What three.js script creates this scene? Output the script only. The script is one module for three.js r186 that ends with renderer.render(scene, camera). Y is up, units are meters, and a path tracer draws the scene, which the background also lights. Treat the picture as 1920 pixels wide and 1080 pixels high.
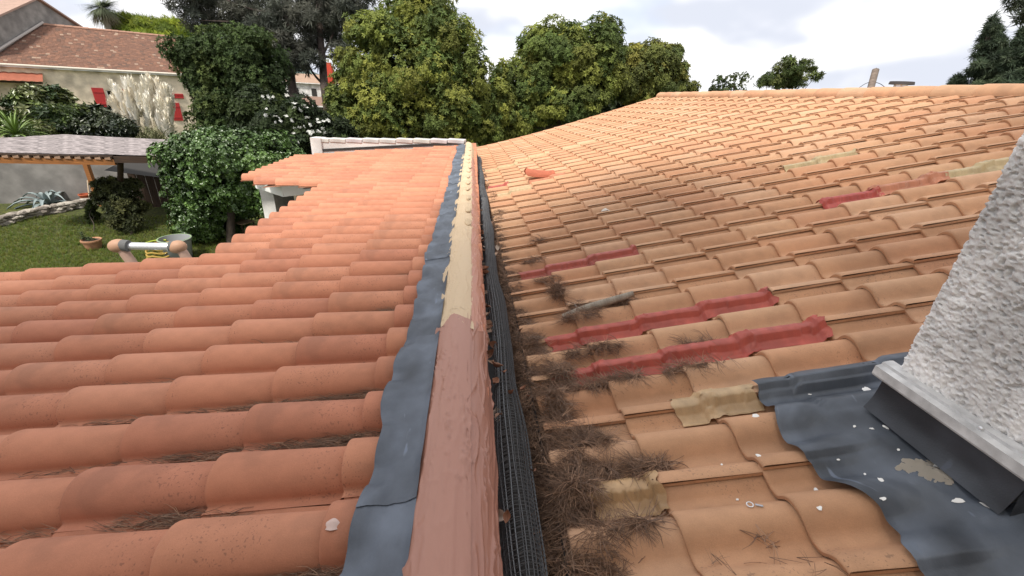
import * as THREE from 'three';
import { mergeGeometries } from 'three/addons/utils/BufferGeometryUtils.js';
import { RoundedBoxGeometry } from 'three/addons/geometries/RoundedBoxGeometry.js';

const V3 = THREE.Vector3, v3 = (x, y, z) => new V3(x, y, z);
// ---------------------------------------------------------------- camera
const scene = new THREE.Scene();
const FWD = v3(0.10180332, -0.41688914, -0.90323835), RIGHT = v3(0.99475065, 0.05211114, 0.08806574), UP = v3(-0.01035513, 0.90746232, -0.42000583);
const CAM = v3(0, 4.2, 0), F = 800;
const camera = new THREE.PerspectiveCamera(68.0387, 16 / 9, 0.02, 3000);
camera.position.copy(CAM);
camera.up.copy(UP);
camera.lookAt(CAM.clone().add(FWD));
// ---------------------------------------------------------------- noise, random numbers
function rng(seed) { let a = seed >>> 0; return () => { a = (a + 0x6D2B79F5) | 0; let t = Math.imul(a ^ (a >>> 15), 1 | a); t = (t + Math.imul(t ^ (t >>> 7), 61 | t)) ^ t; return ((t ^ (t >>> 14)) >>> 0) / 4294967296; }; }
function hash(x, y, z) { let h = Math.imul(x, 374761393) + Math.imul(y, 668265263) + Math.imul(z, 1274126177); h = Math.imul(h ^ (h >>> 13), 1274126177); return ((h ^ (h >>> 16)) >>> 0) / 4294967296; }
const sm = t => t * t * (3 - 2 * t), mix = (a, b, t) => a + (b - a) * t, clamp = (x, a = 0, b = 1) => Math.min(b, Math.max(a, x));
const step = (a, b, x) => sm(clamp((x - a) / (b - a)));
function noise(x, y, z = 0, per = 0) {
  const X = Math.floor(x), Y = Math.floor(y), Z = Math.floor(z), u = sm(x - X), v = sm(y - Y), w = sm(z - Z);
  const m = per ? q => ((q % per) + per) % per : q => q;
  const h = (a, b, c) => hash(m(X + a), m(Y + b), Z + c);
  return mix(mix(mix(h(0, 0, 0), h(1, 0, 0), u), mix(h(0, 1, 0), h(1, 1, 0), u), v), mix(mix(h(0, 0, 1), h(1, 0, 1), u), mix(h(0, 1, 1), h(1, 1, 1), u), v), w);
}
function fbm(x, y, z = 0, o = 4, per = 0) { let s = 0, a = 0.5, t = 0; for (let k = 0; k < o; k++) { s += a * noise(x, y, z + k * 17, per); t += a; x *= 2; y *= 2; z *= 2; a *= 0.5; per *= 2; } return s / t; }
// ---------------------------------------------------------------- sky and sun
const SUN = v3(-0.28, 0.85, 0.42).normalize();
{
  const W = 1024, H = 512, d = new Float32Array(W * H * 4);
  for (let y = 0; y < H; y++) for (let x = 0; x < W; x++) {
    const el = ((y + 0.5) / H - 0.5) * Math.PI, az = ((x + 0.5) / W - 0.5) * 2 * Math.PI;
    const dx = Math.cos(el) * Math.cos(az), dy = Math.sin(el), dz = Math.cos(el) * Math.sin(az);
    const k = 2.2 / (Math.max(dy, 0) + 0.25);
    const n = fbm(dx * k + 7, dz * k + 3, dy * 2, 6), n2 = fbm(dx * k * 0.6 + 31, dz * k * 0.6 + 12, 5, 5);
    const blue = step(0.56, 0.74, n2) * 0.55, grey = step(0.41, 0.66, n);
    let c = [mix(1.14, 0.70, grey), mix(1.13, 0.735, grey), mix(1.14, 0.83, grey)];
    c = [mix(c[0], 0.66, blue), mix(c[1], 0.77, blue), mix(c[2], 0.97, blue)];
    if (dy < 0) c = [0.5, 0.5, 0.48];
    const o = (y * W + x) * 4; d[o] = c[0]; d[o + 1] = c[1]; d[o + 2] = c[2]; d[o + 3] = 1;
  }
  const t = new THREE.DataTexture(d, W, H, THREE.RGBAFormat, THREE.FloatType);
  t.mapping = THREE.EquirectangularReflectionMapping; t.magFilter = t.minFilter = THREE.LinearFilter; t.needsUpdate = true;
  scene.background = t; scene.environment = t;
}
const sun = new THREE.DirectionalLight(new THREE.Color(1, 0.95, 0.86), 4.2);
sun.position.copy(SUN).multiplyScalar(60); sun.castShadow = true; sun.shadow.radius = 14;
Object.assign(sun.shadow.camera, { left: -45, right: 45, top: 45, bottom: -45, near: 1, far: 160 }); sun.shadow.mapSize.set(4096, 4096);
scene.add(sun, sun.target);
const renderer = new THREE.WebGLRenderer({ antialias: true });
renderer.toneMapping = THREE.LinearToneMapping; renderer.toneMappingExposure = 1.15;
renderer.shadowMap.enabled = true;
// ---------------------------------------------------------------- where a thing seen in the photograph stands
const ray = (px, py) => FWD.clone().multiplyScalar(F).addScaledVector(RIGHT, px - 960).addScaledVector(UP, 540 - py);
const at = (px, py, depth) => ray(px, py).multiplyScalar(depth / F).add(CAM);
const onPlane = (px, py, p, n) => { const r = ray(px, py), t = p.clone().sub(CAM).dot(n) / r.dot(n); return CAM.clone().addScaledVector(r, t); };
const ground = (px, py, y = 0) => onPlane(px, py, v3(0, y, 0), v3(0, 1, 0));
const pix = p => { const d = p.clone().sub(CAM), w = d.dot(FWD); return [960 + F * d.dot(RIGHT) / w, 540 - F * d.dot(UP) / w, w]; };
// ---------------------------------------------------------------- names, labels
const used = {};
function numbered(n) { n = n.replace(/_\d{3}$/, ''); const k = used[n] = (used[n] ?? -1) + 1; return k ? n + '_' + String(k).padStart(3, '0') : n; }
function tag(o, label, category, group, kind) { o.name = numbered(o.name); if (label) o.userData.label = label; if (category) o.userData.category = category; if (group) o.userData.group = group; if (kind) o.userData.kind = kind; scene.add(o); return o; }
function thing(name, p, label, category, group) { const o = new THREE.Group(); o.name = name; if (p) o.position.copy(p); return tag(o, label, category, group); }
function mesh(name, g, m, parent, label) { const o = new THREE.Mesh(g, m); o.name = name; o.castShadow = o.receiveShadow = true; if (label) o.userData.label = label; if (parent) parent.add(o); return o; }
function stuff(o) { o.userData.kind = 'stuff'; return o; }
// ---------------------------------------------------------------- textures and materials
function tex(n, fn, srgb = true) {
  const d = new Uint8Array(n * n * 4);
  for (let y = 0; y < n; y++) for (let x = 0; x < n; x++) { const c = fn(x / n, y / n), o = (y * n + x) * 4; for (let k = 0; k < 3; k++) d[o + k] = clamp(c[k] ?? c[0], 0, 1) * 255; d[o + 3] = 255; }
  const t = new THREE.DataTexture(d, n, n); t.wrapS = t.wrapT = THREE.RepeatWrapping; t.magFilter = THREE.LinearFilter; t.minFilter = THREE.LinearMipmapLinearFilter; t.generateMipmaps = true;
  if (srgb) t.colorSpace = THREE.SRGBColorSpace; t.needsUpdate = true; return t;
}
function rep(t, s, sy = s) { const c = t.clone(); c.repeat.set(s, sy); c.needsUpdate = true; return c; }
const L3 = (r, g, b) => new THREE.Color().setRGB(r, g, b);
const clayMap = tex(1024, (x, y) => {
  const big = fbm(x * 5, y * 5, 1, 5, 5), mid = fbm(x * 24, y * 24, 9, 4, 24), fine = hash(Math.floor(x * 1024), Math.floor(y * 1024), 3);
  const band = fbm(x * 14, y * 4, 5, 3, 2);
  let v = 0.94 + (big - 0.5) * 0.11 + (mid - 0.5) * 0.10 + (fine - 0.5) * 0.07, r = v, g = v, b = v;
  const soot = step(0.58, 0.74, fbm(x * 7, y * 7, 21, 5, 7)) * 0.055 * (0.5 + mid); r -= soot; g -= soot * 0.9; b -= soot * 0.8;
  const spot = step(0.81, 0.87, noise(x * 230, y * 230, 4, 230)) * step(0.5, 0.62, fbm(x * 6, y * 6, 33, 3, 6)) * 0.16; r -= spot; g -= spot * 0.95; b -= spot * 0.8;
  const pale = step(0.62, 0.8, band) * 0.07; r += pale; g += pale; b += pale * 1.3;
  return [r, g, b];
});
const grainBump = tex(512, (x, y) => [0.5 + (hash(Math.floor(x * 512), Math.floor(y * 512), 8) - 0.5) * 0.5 + (fbm(x * 40, y * 40, 2, 3, 40) - 0.5) * 0.7], false);
const blotchMap = tex(512, (x, y) => { const v = 0.9 + (fbm(x * 6, y * 6, 12, 5, 6) - 0.5) * 0.4 + (hash(Math.floor(x * 512), Math.floor(y * 512), 1) - 0.5) * 0.08; return [v, v, v]; });
const woodMap = tex(512, (x, y) => { const v = 0.85 + (fbm(x * 4, y * 60, 3, 4, 4) - 0.5) * 0.5; return [v, v * 0.97, v * 0.92]; });
const std = (c, o = {}) => new THREE.MeshStandardMaterial({ color: c, roughness: 0.85, ...o });
const clay = (r, g, b) => std(L3(r, g, b), { map: clayMap, bumpMap: grainBump, bumpScale: 0.0008, roughness: 0.88 });
const rClay = [clay(0.58, 0.325, 0.185), clay(0.60, 0.352, 0.205), clay(0.55, 0.305, 0.172), clay(0.585, 0.312, 0.175), clay(0.61, 0.365, 0.222), clay(0.56, 0.30, 0.172)];
const rPale = clay(0.60, 0.40, 0.22);
const lClay = [clay(0.545, 0.230, 0.134), clay(0.52, 0.216, 0.126), clay(0.56, 0.246, 0.147), clay(0.50, 0.204, 0.122), clay(0.54, 0.236, 0.138)];
const plaster = (r, g, b, o = {}) => std(L3(r, g, b), { map: rep(blotchMap, 0.5), bumpMap: rep(grainBump, 3), bumpScale: 0.002, ...o });
const M = {
  deck: std(L3(0.10, 0.06, 0.04)), dark: std(L3(0.03, 0.027, 0.025)), mortar: std(L3(0.5, 0.44, 0.38), { bumpMap: grainBump, bumpScale: 0.003 }),
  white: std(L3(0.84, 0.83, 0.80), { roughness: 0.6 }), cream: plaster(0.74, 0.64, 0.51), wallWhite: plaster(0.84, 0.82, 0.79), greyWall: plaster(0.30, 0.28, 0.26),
  redPaint: std(L3(0.42, 0.025, 0.025), { roughness: 0.6 }), beam: std(L3(0.42, 0.17, 0.045), { map: woodMap, roughness: 0.7 }), darkWood: std(L3(0.07, 0.04, 0.025), { map: woodMap }),
  glass: new THREE.MeshPhysicalMaterial({ color: 0xffffff, transmission: 1, thickness: 0, roughness: 0.05, ior: 1.45 }),
  bark: std(L3(0.085, 0.06, 0.045), { map: rep(blotchMap, 1), bumpMap: rep(grainBump, 0.6), bumpScale: 0.02 }), barkPine: std(L3(0.10, 0.072, 0.06), { map: rep(blotchMap, 1), bumpMap: rep(grainBump, 0.5), bumpScale: 0.03 }),
  alu: std(L3(0.75, 0.76, 0.78), { metalness: 0.7, roughness: 0.35 }), knuckle: std(L3(0.42, 0.24, 0.15), { roughness: 0.6 }), rail: std(L3(0.50, 0.33, 0.26), { roughness: 0.5 }),
  terracotta: std(L3(0.48, 0.24, 0.13), { map: rep(blotchMap, 2) }), soil: std(L3(0.06, 0.04, 0.03)), stoneA: std(L3(0.42, 0.37, 0.31), { map: rep(blotchMap, 2) }), stoneB: std(L3(0.28, 0.24, 0.2), { map: rep(blotchMap, 2) }), stoneC: std(L3(0.52, 0.47, 0.4), { map: rep(blotchMap, 2) }),
};
const leafMat = (t = 0.3) => new THREE.MeshPhysicalMaterial({ color: 0xffffff, roughness: 0.8, specularIntensity: 0.4, transmission: t, thickness: 0, side: THREE.DoubleSide });
const leafDull = leafMat(0.4), leafGloss = new THREE.MeshPhysicalMaterial({ color: 0xffffff, roughness: 0.35, transmission: 0.3, thickness: 0, side: THREE.DoubleSide });
// ---------------------------------------------------------------- geometry helpers
function sheet(nu, nv, fn, uv) { // fn(a, b) -> Vector3 for a, b in 0..1
  const g = new THREE.BufferGeometry(), p = [], t = [], ix = [];
  for (let i = 0; i <= nu; i++) for (let j = 0; j <= nv; j++) { const q = fn(i / nu, j / nv); p.push(q.x, q.y, q.z); const w = uv ? uv(i / nu, j / nv) : [i / nu, j / nv]; t.push(w[0], w[1]); }
  const a = (i, j) => i * (nv + 1) + j;
  for (let i = 0; i < nu; i++) for (let j = 0; j < nv; j++) ix.push(a(i, j), a(i + 1, j), a(i, j + 1), a(i + 1, j), a(i + 1, j + 1), a(i, j + 1));
  g.setAttribute('position', new THREE.Float32BufferAttribute(p, 3)); g.setAttribute('uv', new THREE.Float32BufferAttribute(t, 2)); g.setIndex(ix); g.computeVertexNormals(); return g;
}
function box(w, h, d, x = 0, y = 0, z = 0, r = 0) { const g = r ? new RoundedBoxGeometry(w, h, d, 2, r) : new THREE.BoxGeometry(w, h, d); g.translate(x, y, z); return metres(g); }
function metres(g) { // box-mapped uv in metres
  const q = g.index ? g.toNonIndexed() : g, p = q.attributes.position, n = q.attributes.normal, uv = new Float32Array(p.count * 2);
  for (let k = 0; k < p.count; k++) { const X = Math.abs(n.getX(k)), Y = Math.abs(n.getY(k)), Z = Math.abs(n.getZ(k)); uv[2 * k] = X > Y && X > Z ? p.getZ(k) : p.getX(k); uv[2 * k + 1] = Y >= X && Y >= Z ? p.getZ(k) : p.getY(k); }
  q.setAttribute('uv', new THREE.BufferAttribute(uv, 2)); return q;
}
function bar(a, b, r0, r1 = r0, n = 8) { const d = b.clone().sub(a), g = new THREE.CylinderGeometry(r1, r0, d.length(), n, 1); g.translate(0, d.length() / 2, 0); g.applyQuaternion(new THREE.Quaternion().setFromUnitVectors(v3(0, 1, 0), d.clone().normalize())); g.translate(a.x, a.y, a.z); return g.toNonIndexed(); }
function limb(pts, r0, r1, n = 8) { // tapered tube through points
  const c = new THREE.CatmullRomCurve3(pts), m = pts.length * 4, fr = c.computeFrenetFrames(m, false);
  return sheet(m, n, (a, b) => { const k = Math.round(a * m), p = c.getPointAt(a), w = b * Math.PI * 2, r = mix(r0, r1, a); return p.addScaledVector(fr.normals[k], Math.cos(w) * r).addScaledVector(fr.binormals[k], Math.sin(w) * r); }, (a, b) => [b * r0 * 6, a * c.getLength()]).toNonIndexed();
}
const join = l => { for (const g of l) if (g.attributes.uv1) g.deleteAttribute('uv1'); return mergeGeometries(l.map(g => g.index ? g.toNonIndexed() : g)); };
function frame(X, Y, Z, P) { return new THREE.Matrix4().makeBasis(X, Y, Z).setPosition(P); }
function placed(o, m) { o.matrixAutoUpdate = false; o.matrix.copy(m); return o; }
function instances(name, g, m, list, parent) { // list of {m, c}
  const o = new THREE.InstancedMesh(g, m, list.length); o.name = name; o.castShadow = o.receiveShadow = true;
  list.forEach((e, k) => { o.setMatrixAt(k, e.m); if (e.c) o.setColorAt(k, e.c); });
  if (parent) parent.add(o); return o;
}
// ================================================================ THE RIGHT ROOF
const RL = 0.2966, RP = 0.30, RLIFT = 0.023, HOFF = -0.068;
function rs(i, j) { // a point of the roof surface: i courses up from the eave, j tile widths along it
  const yaw = 0.1327, pit = 0.319, tw = -0.0171, sk = 0.1456;
  const cp = Math.cos(pit), e2 = v3(cp * Math.cos(yaw), Math.sin(pit), cp * Math.sin(yaw)), h = v3(-Math.sin(yaw), 0, Math.cos(yaw));
  const n0 = h.clone().cross(e2), e1 = h.multiplyScalar(Math.cos(tw)).addScaledVector(n0, Math.sin(tw)), n = e1.clone().cross(e2).normalize();
  const I = (i - 7) / 7, t = (j + 10) / 15;
  const off = 0.0043 * t * t + 0.0024 * I * I + 0.0016 * I * t - 0.0156 * 1 + -0.0363 * I * I * t * 0 + rw(I, t);
  return v3(0.2527, 3.0317, -3.3343).addScaledVector(e2, i * RL + sk * j * RP).addScaledVector(e1, j * RP).addScaledVector(n, off);
}
function rw(I, t) { return RW5 * I * I * I + RW6 * I * I * t; }
const RW5 = -0.0156, RW6 = -0.0363;
function rFrame(i, j) { const p = rs(i, j), a = rs(i + 1, j).sub(p).multiplyScalar(1 / RL), b = rs(i, j + 1).sub(p).multiplyScalar(1 / RP); return { p, a, b, n: b.clone().cross(a).normalize() }; }
function rInv(px, py) { let i = 3, j = 3; for (let k = 0; k < 60; k++) { const q = (a, b) => { const s = pix(rs(a, b)); return [s[0] - px, s[1] - py]; }; const f = q(i, j), fi = q(i + 1e-3, j), fj = q(i, j + 1e-3); const a = (fi[0] - f[0]) / 1e-3, b = (fj[0] - f[0]) / 1e-3, c = (fi[1] - f[1]) / 1e-3, d = (fj[1] - f[1]) / 1e-3, D = a * d - b * c; let di = (-f[0] * d + f[1] * b) / D, dj = (-f[1] * a + f[0] * c) / D; const l = Math.hypot(di, dj), s = l > 1 ? 1 / l : 1; i += di * s; j += dj * s; } return [i, j]; }
const PROF = [[-.014, .029], [0, .027], [.012, .023], [.024, .016], [.034, .006], [.044, .001], [.056, 0], [.068, .003], [.078, .012], [.088, .026], [.100, .040], [.115, .051], [.133, .055], [.151, .051], [.166, .040], [.178, .026], [.188, .012], [.198, .003], [.210, 0], [.222, .001], [.232, .006], [.242, .016], [.252, .028], [.264, .040], [.276, .047], [.292, .050], [.304, .0495], [.309, .047]];
function prof(v) { v = ((v % RP) + RP) % RP; if (v < .009) return mix(.0495, .047, v / .009); for (let k = 1; k < PROF.length; k++) if (v <= PROF[k][0]) { const [a, x] = PROF[k - 1], [b, y] = PROF[k]; return mix(x, y, (v - a) / (b - a)); } return .047; }
const rh = (i, j) => prof(j * RP) + RLIFT * (1 - (i - Math.floor(i))) + HOFF;      // height of the tiled surface over rs()
function onTiles(i, j, up = 0) { const f = rFrame(i, j); return f.p.addScaledVector(f.n, rh(i, j) + up); }
function tileGeo(profile, L, lift, hoff, seed, taper = 0, us = [[0, -.007], [.003, -.002], [.011, 0], [1, 0]], thick = .014) {
  const r = rng(seed), ou = r() * 7, ov = r() * 7, parts = [], end = L + .045;
  const X = k => us[k][0] === 1 ? end : us[k][0];
  const H = (h, u, d, s) => h * s + d + lift * (1 - u / L) + hoff;
  const sc = u => 1 + taper * (0.5 - u / L);
  const pts = (k, h, v) => { const u = X(k), s = sc(u); return v3(u, H(h, u, us[k][1], s), v * s); };
  const nu = us.length - 1, nv = profile.length - 1, top = [], uv = [], ix = [], arc = [0]; for (let k = 1; k <= nv; k++) arc.push(arc[k - 1] + Math.hypot(profile[k][0] - profile[k - 1][0], profile[k][1] - profile[k - 1][1]));
  for (let k = 0; k <= nu; k++) profile.forEach(([v, h], n) => { const q = pts(k, h, v); top.push(q.x, q.y, q.z); uv.push(ou + q.x, ov + arc[n]); });
  const a = (i, j) => i * (nv + 1) + j;
  for (let i = 0; i < nu; i++) for (let j = 0; j < nv; j++) ix.push(a(i, j), a(i, j + 1), a(i + 1, j), a(i + 1, j), a(i, j + 1), a(i + 1, j + 1));
  const g = new THREE.BufferGeometry(); g.setAttribute('position', new THREE.Float32BufferAttribute(top, 3)); g.setAttribute('uv', new THREE.Float32BufferAttribute(uv, 2)); g.setIndex(ix); g.computeVertexNormals(); parts.push(g.toNonIndexed());
  // lower lip face, and the cover edge along the side
  const lip = sheet(1, nv, (s, t) => { const [v, h] = profile[Math.round(t * nv)], q = pts(0, h, v); q.y -= s * thick; q.x += s * .001; return q; }, (s, t) => [ou + s * .02, ov + profile[Math.round(t * nv)][0]]); parts.push(lip.toNonIndexed());
  const [ve, he] = profile[nv]; parts.push(sheet(1, 1, (s, t) => { const q = pts(s ? nu : 0, he, ve); q.y -= t * thick * .8; return q; }, (s, t) => [ou + s * .3, ov + t * .02]).toNonIndexed());
  return mergeGeometries(parts);
}
const rGeos = [1, 2, 3, 4, 5, 6].map(s => tileGeo(PROF, RL, RLIFT, HOFF, s));
const rHouse = thing('tiled_house', null, 'house wing with the large sand orange tile roof right of the gutter', 'house');
const rDeck = mesh('roof', sheet(18, 38, (a, b) => { const f = rFrame(mix(0.05, 16.3, a), mix(-27.1, 10, b)); return f.p.addScaledVector(f.n, HOFF - .02); }), M.deck, rHouse);
const inChimney = p => p.x > 1.17 && p.x < 1.8 && p.z > -.92 && p.z < -.4;
{
  const R = rng(11), list = [];
  for (let i = 0; i <= 15; i++) for (let j = -28; j <= 9; j++) {
    const f = rFrame(i, j), c = rs(i + .5, j + .5), s = pix(c);
    if (inChimney(c)) { R(); R(); R(); R(); R(); continue; }
    const seen = s[2] > .2 && s[0] > -60 && s[0] < 1990 && s[1] < 1160;
    const tilt = (R() - .5) * .008, rise = (R() - .5) * .003, q = f.n.clone();
    const X = f.a.clone().addScaledVector(q, tilt), m = frame(X, q, f.b, f.p.addScaledVector(f.n, rise).addScaledVector(f.a, (R() - .5) * .008));
    list.push({ m, g: Math.floor(R() * 6), k: Math.floor(R() * 6), area: seen ? 1 / s[2] : 0, i, j });
  }
  list.sort((a, b) => b.area - a.area);
  list.slice(0, 300).forEach(e => rDeck.add(placed(mesh('tile', rGeos[e.g], rClay[e.k]), e.m)));
  // the tiles farther off and outside the picture: joined, one part for each shade of clay
  for (let k = 0; k < 6; k++) { const l = list.slice(300).filter(e => e.k === k).map(e => rGeos[e.g].clone().applyMatrix4(e.m)); stuff(mesh('roof_tiles', mergeGeometries(l), rClay[k], rDeck)); }
  // ridge tiles
  for (let k = 0; k < 26; k++) {
    const j = -27.9 + k * 1.32, a = rs(16.2, j), b = rs(16.2, j + 1.55), dir = b.clone().sub(a), l = dir.length(); dir.normalize();
    const side = v3(0, 1, 0).cross(dir).normalize(), up = dir.clone().cross(side);
    const g = sheet(6, 14, (s, t) => { const w = Math.PI * (t * 1.1 - .05), r = mix(.128, .108, s) - (s < .01 ? .006 : 0); return a.clone().addScaledVector(dir, (s < .2 ? s * s * 5 * .2 * 5 * .2 + s * 0 : s) * l * (s < .2 ? 1 : 1)).addScaledVector(side, Math.cos(w) * r).addScaledVector(up, Math.sin(w) * r * .80 - .035); }, (s, t) => [s * .4 + k * .37, t * .4]);
    mesh('ridge_tile', g, rClay[(k * 5) % 6], rHouse);
  }
  // white bedding mortar under the ridge at the near end, back slope, walls
  mesh('ridge_mortar', sheet(60, 3, (s, t) => { const j = mix(-27, 7, s), f = rFrame(15.78, j); return f.p.addScaledVector(f.n, mix(-.07, .02, t)).addScaledVector(f.a, t * .03); }), M.mortar, rHouse);
  mesh('back_slope', sheet(1, 12, (s, t) => { const p = rs(16.2, mix(-27.2, 10, t)); p.x += s * 4; p.y -= s * 1.3 + .06; return p; }), rClay[2], rHouse);
  const e0 = rs(.3, -27), e1 = rs(.3, 10), q0 = rs(16.2, -27);
  const sh = new THREE.Shape(); sh.moveTo(0, 0); sh.lineTo(0, e0.y - .13); sh.lineTo(q0.x - e0.x, q0.y - .13); sh.lineTo(q0.x - e0.x + 4, q0.y - 1.5); sh.lineTo(q0.x - e0.x + 4, 0);
  const gw = new THREE.ExtrudeGeometry(sh, { depth: .2, bevelEnabled: false }); gw.translate(e0.x, 0, e0.z + .12); mesh('gable_wall', metres(gw), M.cream, rHouse);
  mesh('eave_wall', box(.12, 2.72, 14, .34, 1.36, -4.6), M.cream, rHouse);
  // verge bricks closing the far edge
  mesh('verge', sheet(40, 1, (s, t) => { const f = rFrame(mix(0, 16, s), -28.06); return f.p.addScaledVector(f.n, mix(-.012, -.13, t)); }), rClay[1], rHouse);
}
// ---- tape stuck over the joints of the right roof
function tape(name, i0, i1, jc, c, label, o = {}) {
  const { va = -.062, vb = .05, amp = .004, seed = 1, lift = 0 } = o, nu = Math.max(24, Math.round((i1 - i0) * 46)), mat = std(c, { roughness: .5, map: rep(blotchMap, 3) });
  const g = sheet(nu, 18, (s, t) => {
    let i = mix(i0, i1, s); const ragged = (s < .01 || s > .99) ? (noise(t * 6, seed * 3.1) - .5) * .12 : 0; i += ragged;
    const v = mix(va, vb, t) + (noise(s * 14, seed) - .5) * .012 * (t < .5 ? 1 : -1);
    const k = i - Math.floor(i), near = Math.min(k, 1 - k) < .12 ? 1 : .25, f = rFrame(i, jc + v / RP);
    const J = jc + v / RP, edge = Math.min(t, 1 - t); let hs = 0, hm = -1; for (let a = -3; a <= 3; a++) for (const b of [-.022, 0, .022]) { const q = rh(i + a * .025, J + b); hs += q / 21; hm = Math.max(hm, q - Math.abs(a) * .0015); }
    const w = Math.abs(noise(i * 5 + t * 2.2, t * 4.5 + i * 1.5 + seed * 5, seed) - .5) * 2, w2 = Math.abs(noise(i * 13 - t * 4, t * 5 + seed * 3, seed + 4) - .5) * 2, pleat = Math.pow(1 - w, 5) * .7 + Math.pow(1 - w2, 6) * (near > .5 ? 1 : .12);
    return f.p.addScaledVector(f.n, mix(hs, hm, .75) + .0045 + pleat * amp * (.5 + near * .9) + (edge < .08 ? noise(i * 9, seed + 2) * .006 * lift : 0) + lift * .03 * step(.3, 1, s) * Math.abs(t - .4));
  }, (s, t) => [s * (i1 - i0) * RL, t * .11]);
  return mesh(name, g, mat, rHouse, label);
}
const RED = L3(.50, .098, .068), RED2 = L3(.50, .118, .085), TAN = L3(.61, .42, .235), ORANGE = L3(.58, .23, .12);
tape('red_tape', .42, 4.0, 5, RED, 'upper of the two long red taped joints in the foreground', { seed: 2 });
tape('red_tape', .3, 4.05, 6, RED, 'lower of the two long red taped joints, wrinkled', { seed: 3, va: -.075, vb: .062, amp: .006 });
tape('red_tape', .3, 3.0, 2, RED2, 'red taped joint farther up behind the branch debris', { seed: 4 });
tape('tan_tape', 1.62, 2.55, 7, TAN, 'tan tape patch reaching under the lead apron', { seed: 5, va: -.07, vb: .06, amp: .006 });
tape('tan_tape', .30, 1.02, 8, L3(.58, .37, .19), 'tan tape over a joint beside the needle heap', { seed: 6, va: -.07, vb: .07, amp: .002 });
tape('red_tape', 6.9, 8.02, 2, L3(.50, .085, .065), 'short dark red tape far up the slope', { seed: 7 });
tape('orange_tape', 7.9, 9.25, 2, ORANGE, 'orange tape with a loose flapping upper end', { seed: 8, lift: 1, amp: .007, va: -.075, vb: .07 });
tape('tan_tape', 9.2, 10.9, 2, L3(.60, .47, .26), 'long pale tan tape beside the rendered chimney', { seed: 9, amp: .006, va: -.075, vb: .06 });
tape('tan_tape', 8.1, 9.9, -1, L3(.60, .47, .26), 'pale tan tape on two tiles in mid slope', { seed: 10, amp: .005 });
tape('red_tape', .05, 1.1, -9, RED, 'red tape near the gutter in the distance', { seed: 11 });
tape('red_tape', 1.95, 3.6, -8, ORANGE, 'reddish tape below the lifted tile in the distance', { seed: 12 });
tape('tan_tape', .2, 2.2, -14, L3(.62, .49, .26), 'pale yellow tape in the far bottom courses', { seed: 13 });
tape('tan_tape', 2.1, 4.2, -15, L3(.62, .49, .26), 'pale yellow tape on the second and third far courses', { seed: 14 });
tape('tan_tape', .4, 1.9, -7, L3(.60, .45, .25), 'dull yellow tape above the gutter', { seed: 15 });
tape('tan_tape', 5, 7, -15, L3(.62, .49, .27), 'pale yellow tape high in the far courses', { seed: 16 });
// a barrel tile end that stands up, broken and red
{
  const f = rFrame(2.0, -8.35), g = sheet(10, 12, (s, t) => { const w = Math.PI * t, r = .075 + (1 - s) * .02; return v3(s * .36 - .02 * Math.sin(t * 9) * (s < .1), .10 * Math.pow(1 - s, 1.6) + Math.sin(w) * r - .03, Math.cos(w) * r); });
  placed(mesh('lifted_tile', g, std(L3(.45, .13, .07), { map: clayMap, side: THREE.DoubleSide }), rHouse, 'broken red tile end standing up out of the slope'), frame(f.a, f.n, f.b, f.p));
}
// ================================================================ THE LEFT ROOF
const LL = 0.4008, LP = 0.235, LLIFT = 0.025, LHOFF = -0.104;
function ls(i, j) {
  const yaw = .007, pit = .1112, sk = -.0133, e2 = v3(-Math.cos(pit) * Math.cos(yaw), -Math.sin(pit), Math.cos(pit) * Math.sin(yaw)), h = v3(Math.sin(yaw), 0, Math.cos(yaw));
  return v3(-.3719, 3.1705, -.7961).addScaledVector(e2, i * LL + sk * j * LP).addScaledVector(h, -j * LP);
}
const LA = ls(0, 0).sub(ls(1, 0)).normalize(), LB = ls(0, 0).sub(ls(0, 1)).normalize(), LN = LB.clone().cross(LA).normalize(); // up the slope, towards the viewer, out of the roof
const LPROF = []; // barrel and narrow pan
for (let k = 0; k <= 18; k++) { const w = Math.PI * (1 - k / 18); const z = Math.cos(w) * .085, h = .082 * Math.pow(Math.sin(w), .95); LPROF.push([z, h]); }
LPROF.unshift([-.1185, .006], [-.106, .001]); LPROF.push([.106, .001], [.1185, .008]);
const lprof = v => { v = ((v + LP * 1.5) % LP) - LP / 2; const x = v / .085; return Math.abs(x) < 1 ? .082 * Math.pow(1 - x * x, .475) : .001; };
const lGeos = [21, 22, 23, 24, 25].map(s => tileGeo(LPROF, LL, LLIFT, LHOFF, s, .05));
const lHouse = thing('tiled_house', null, 'lower house wing with the red orange barrel tile roof at left', 'house');
const imax = j => j <= 10 ? 8 : j <= 22 ? 4 : j === 23 ? 5 : j === 24 ? 6 : j <= 26 ? 7 : 8;
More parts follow.
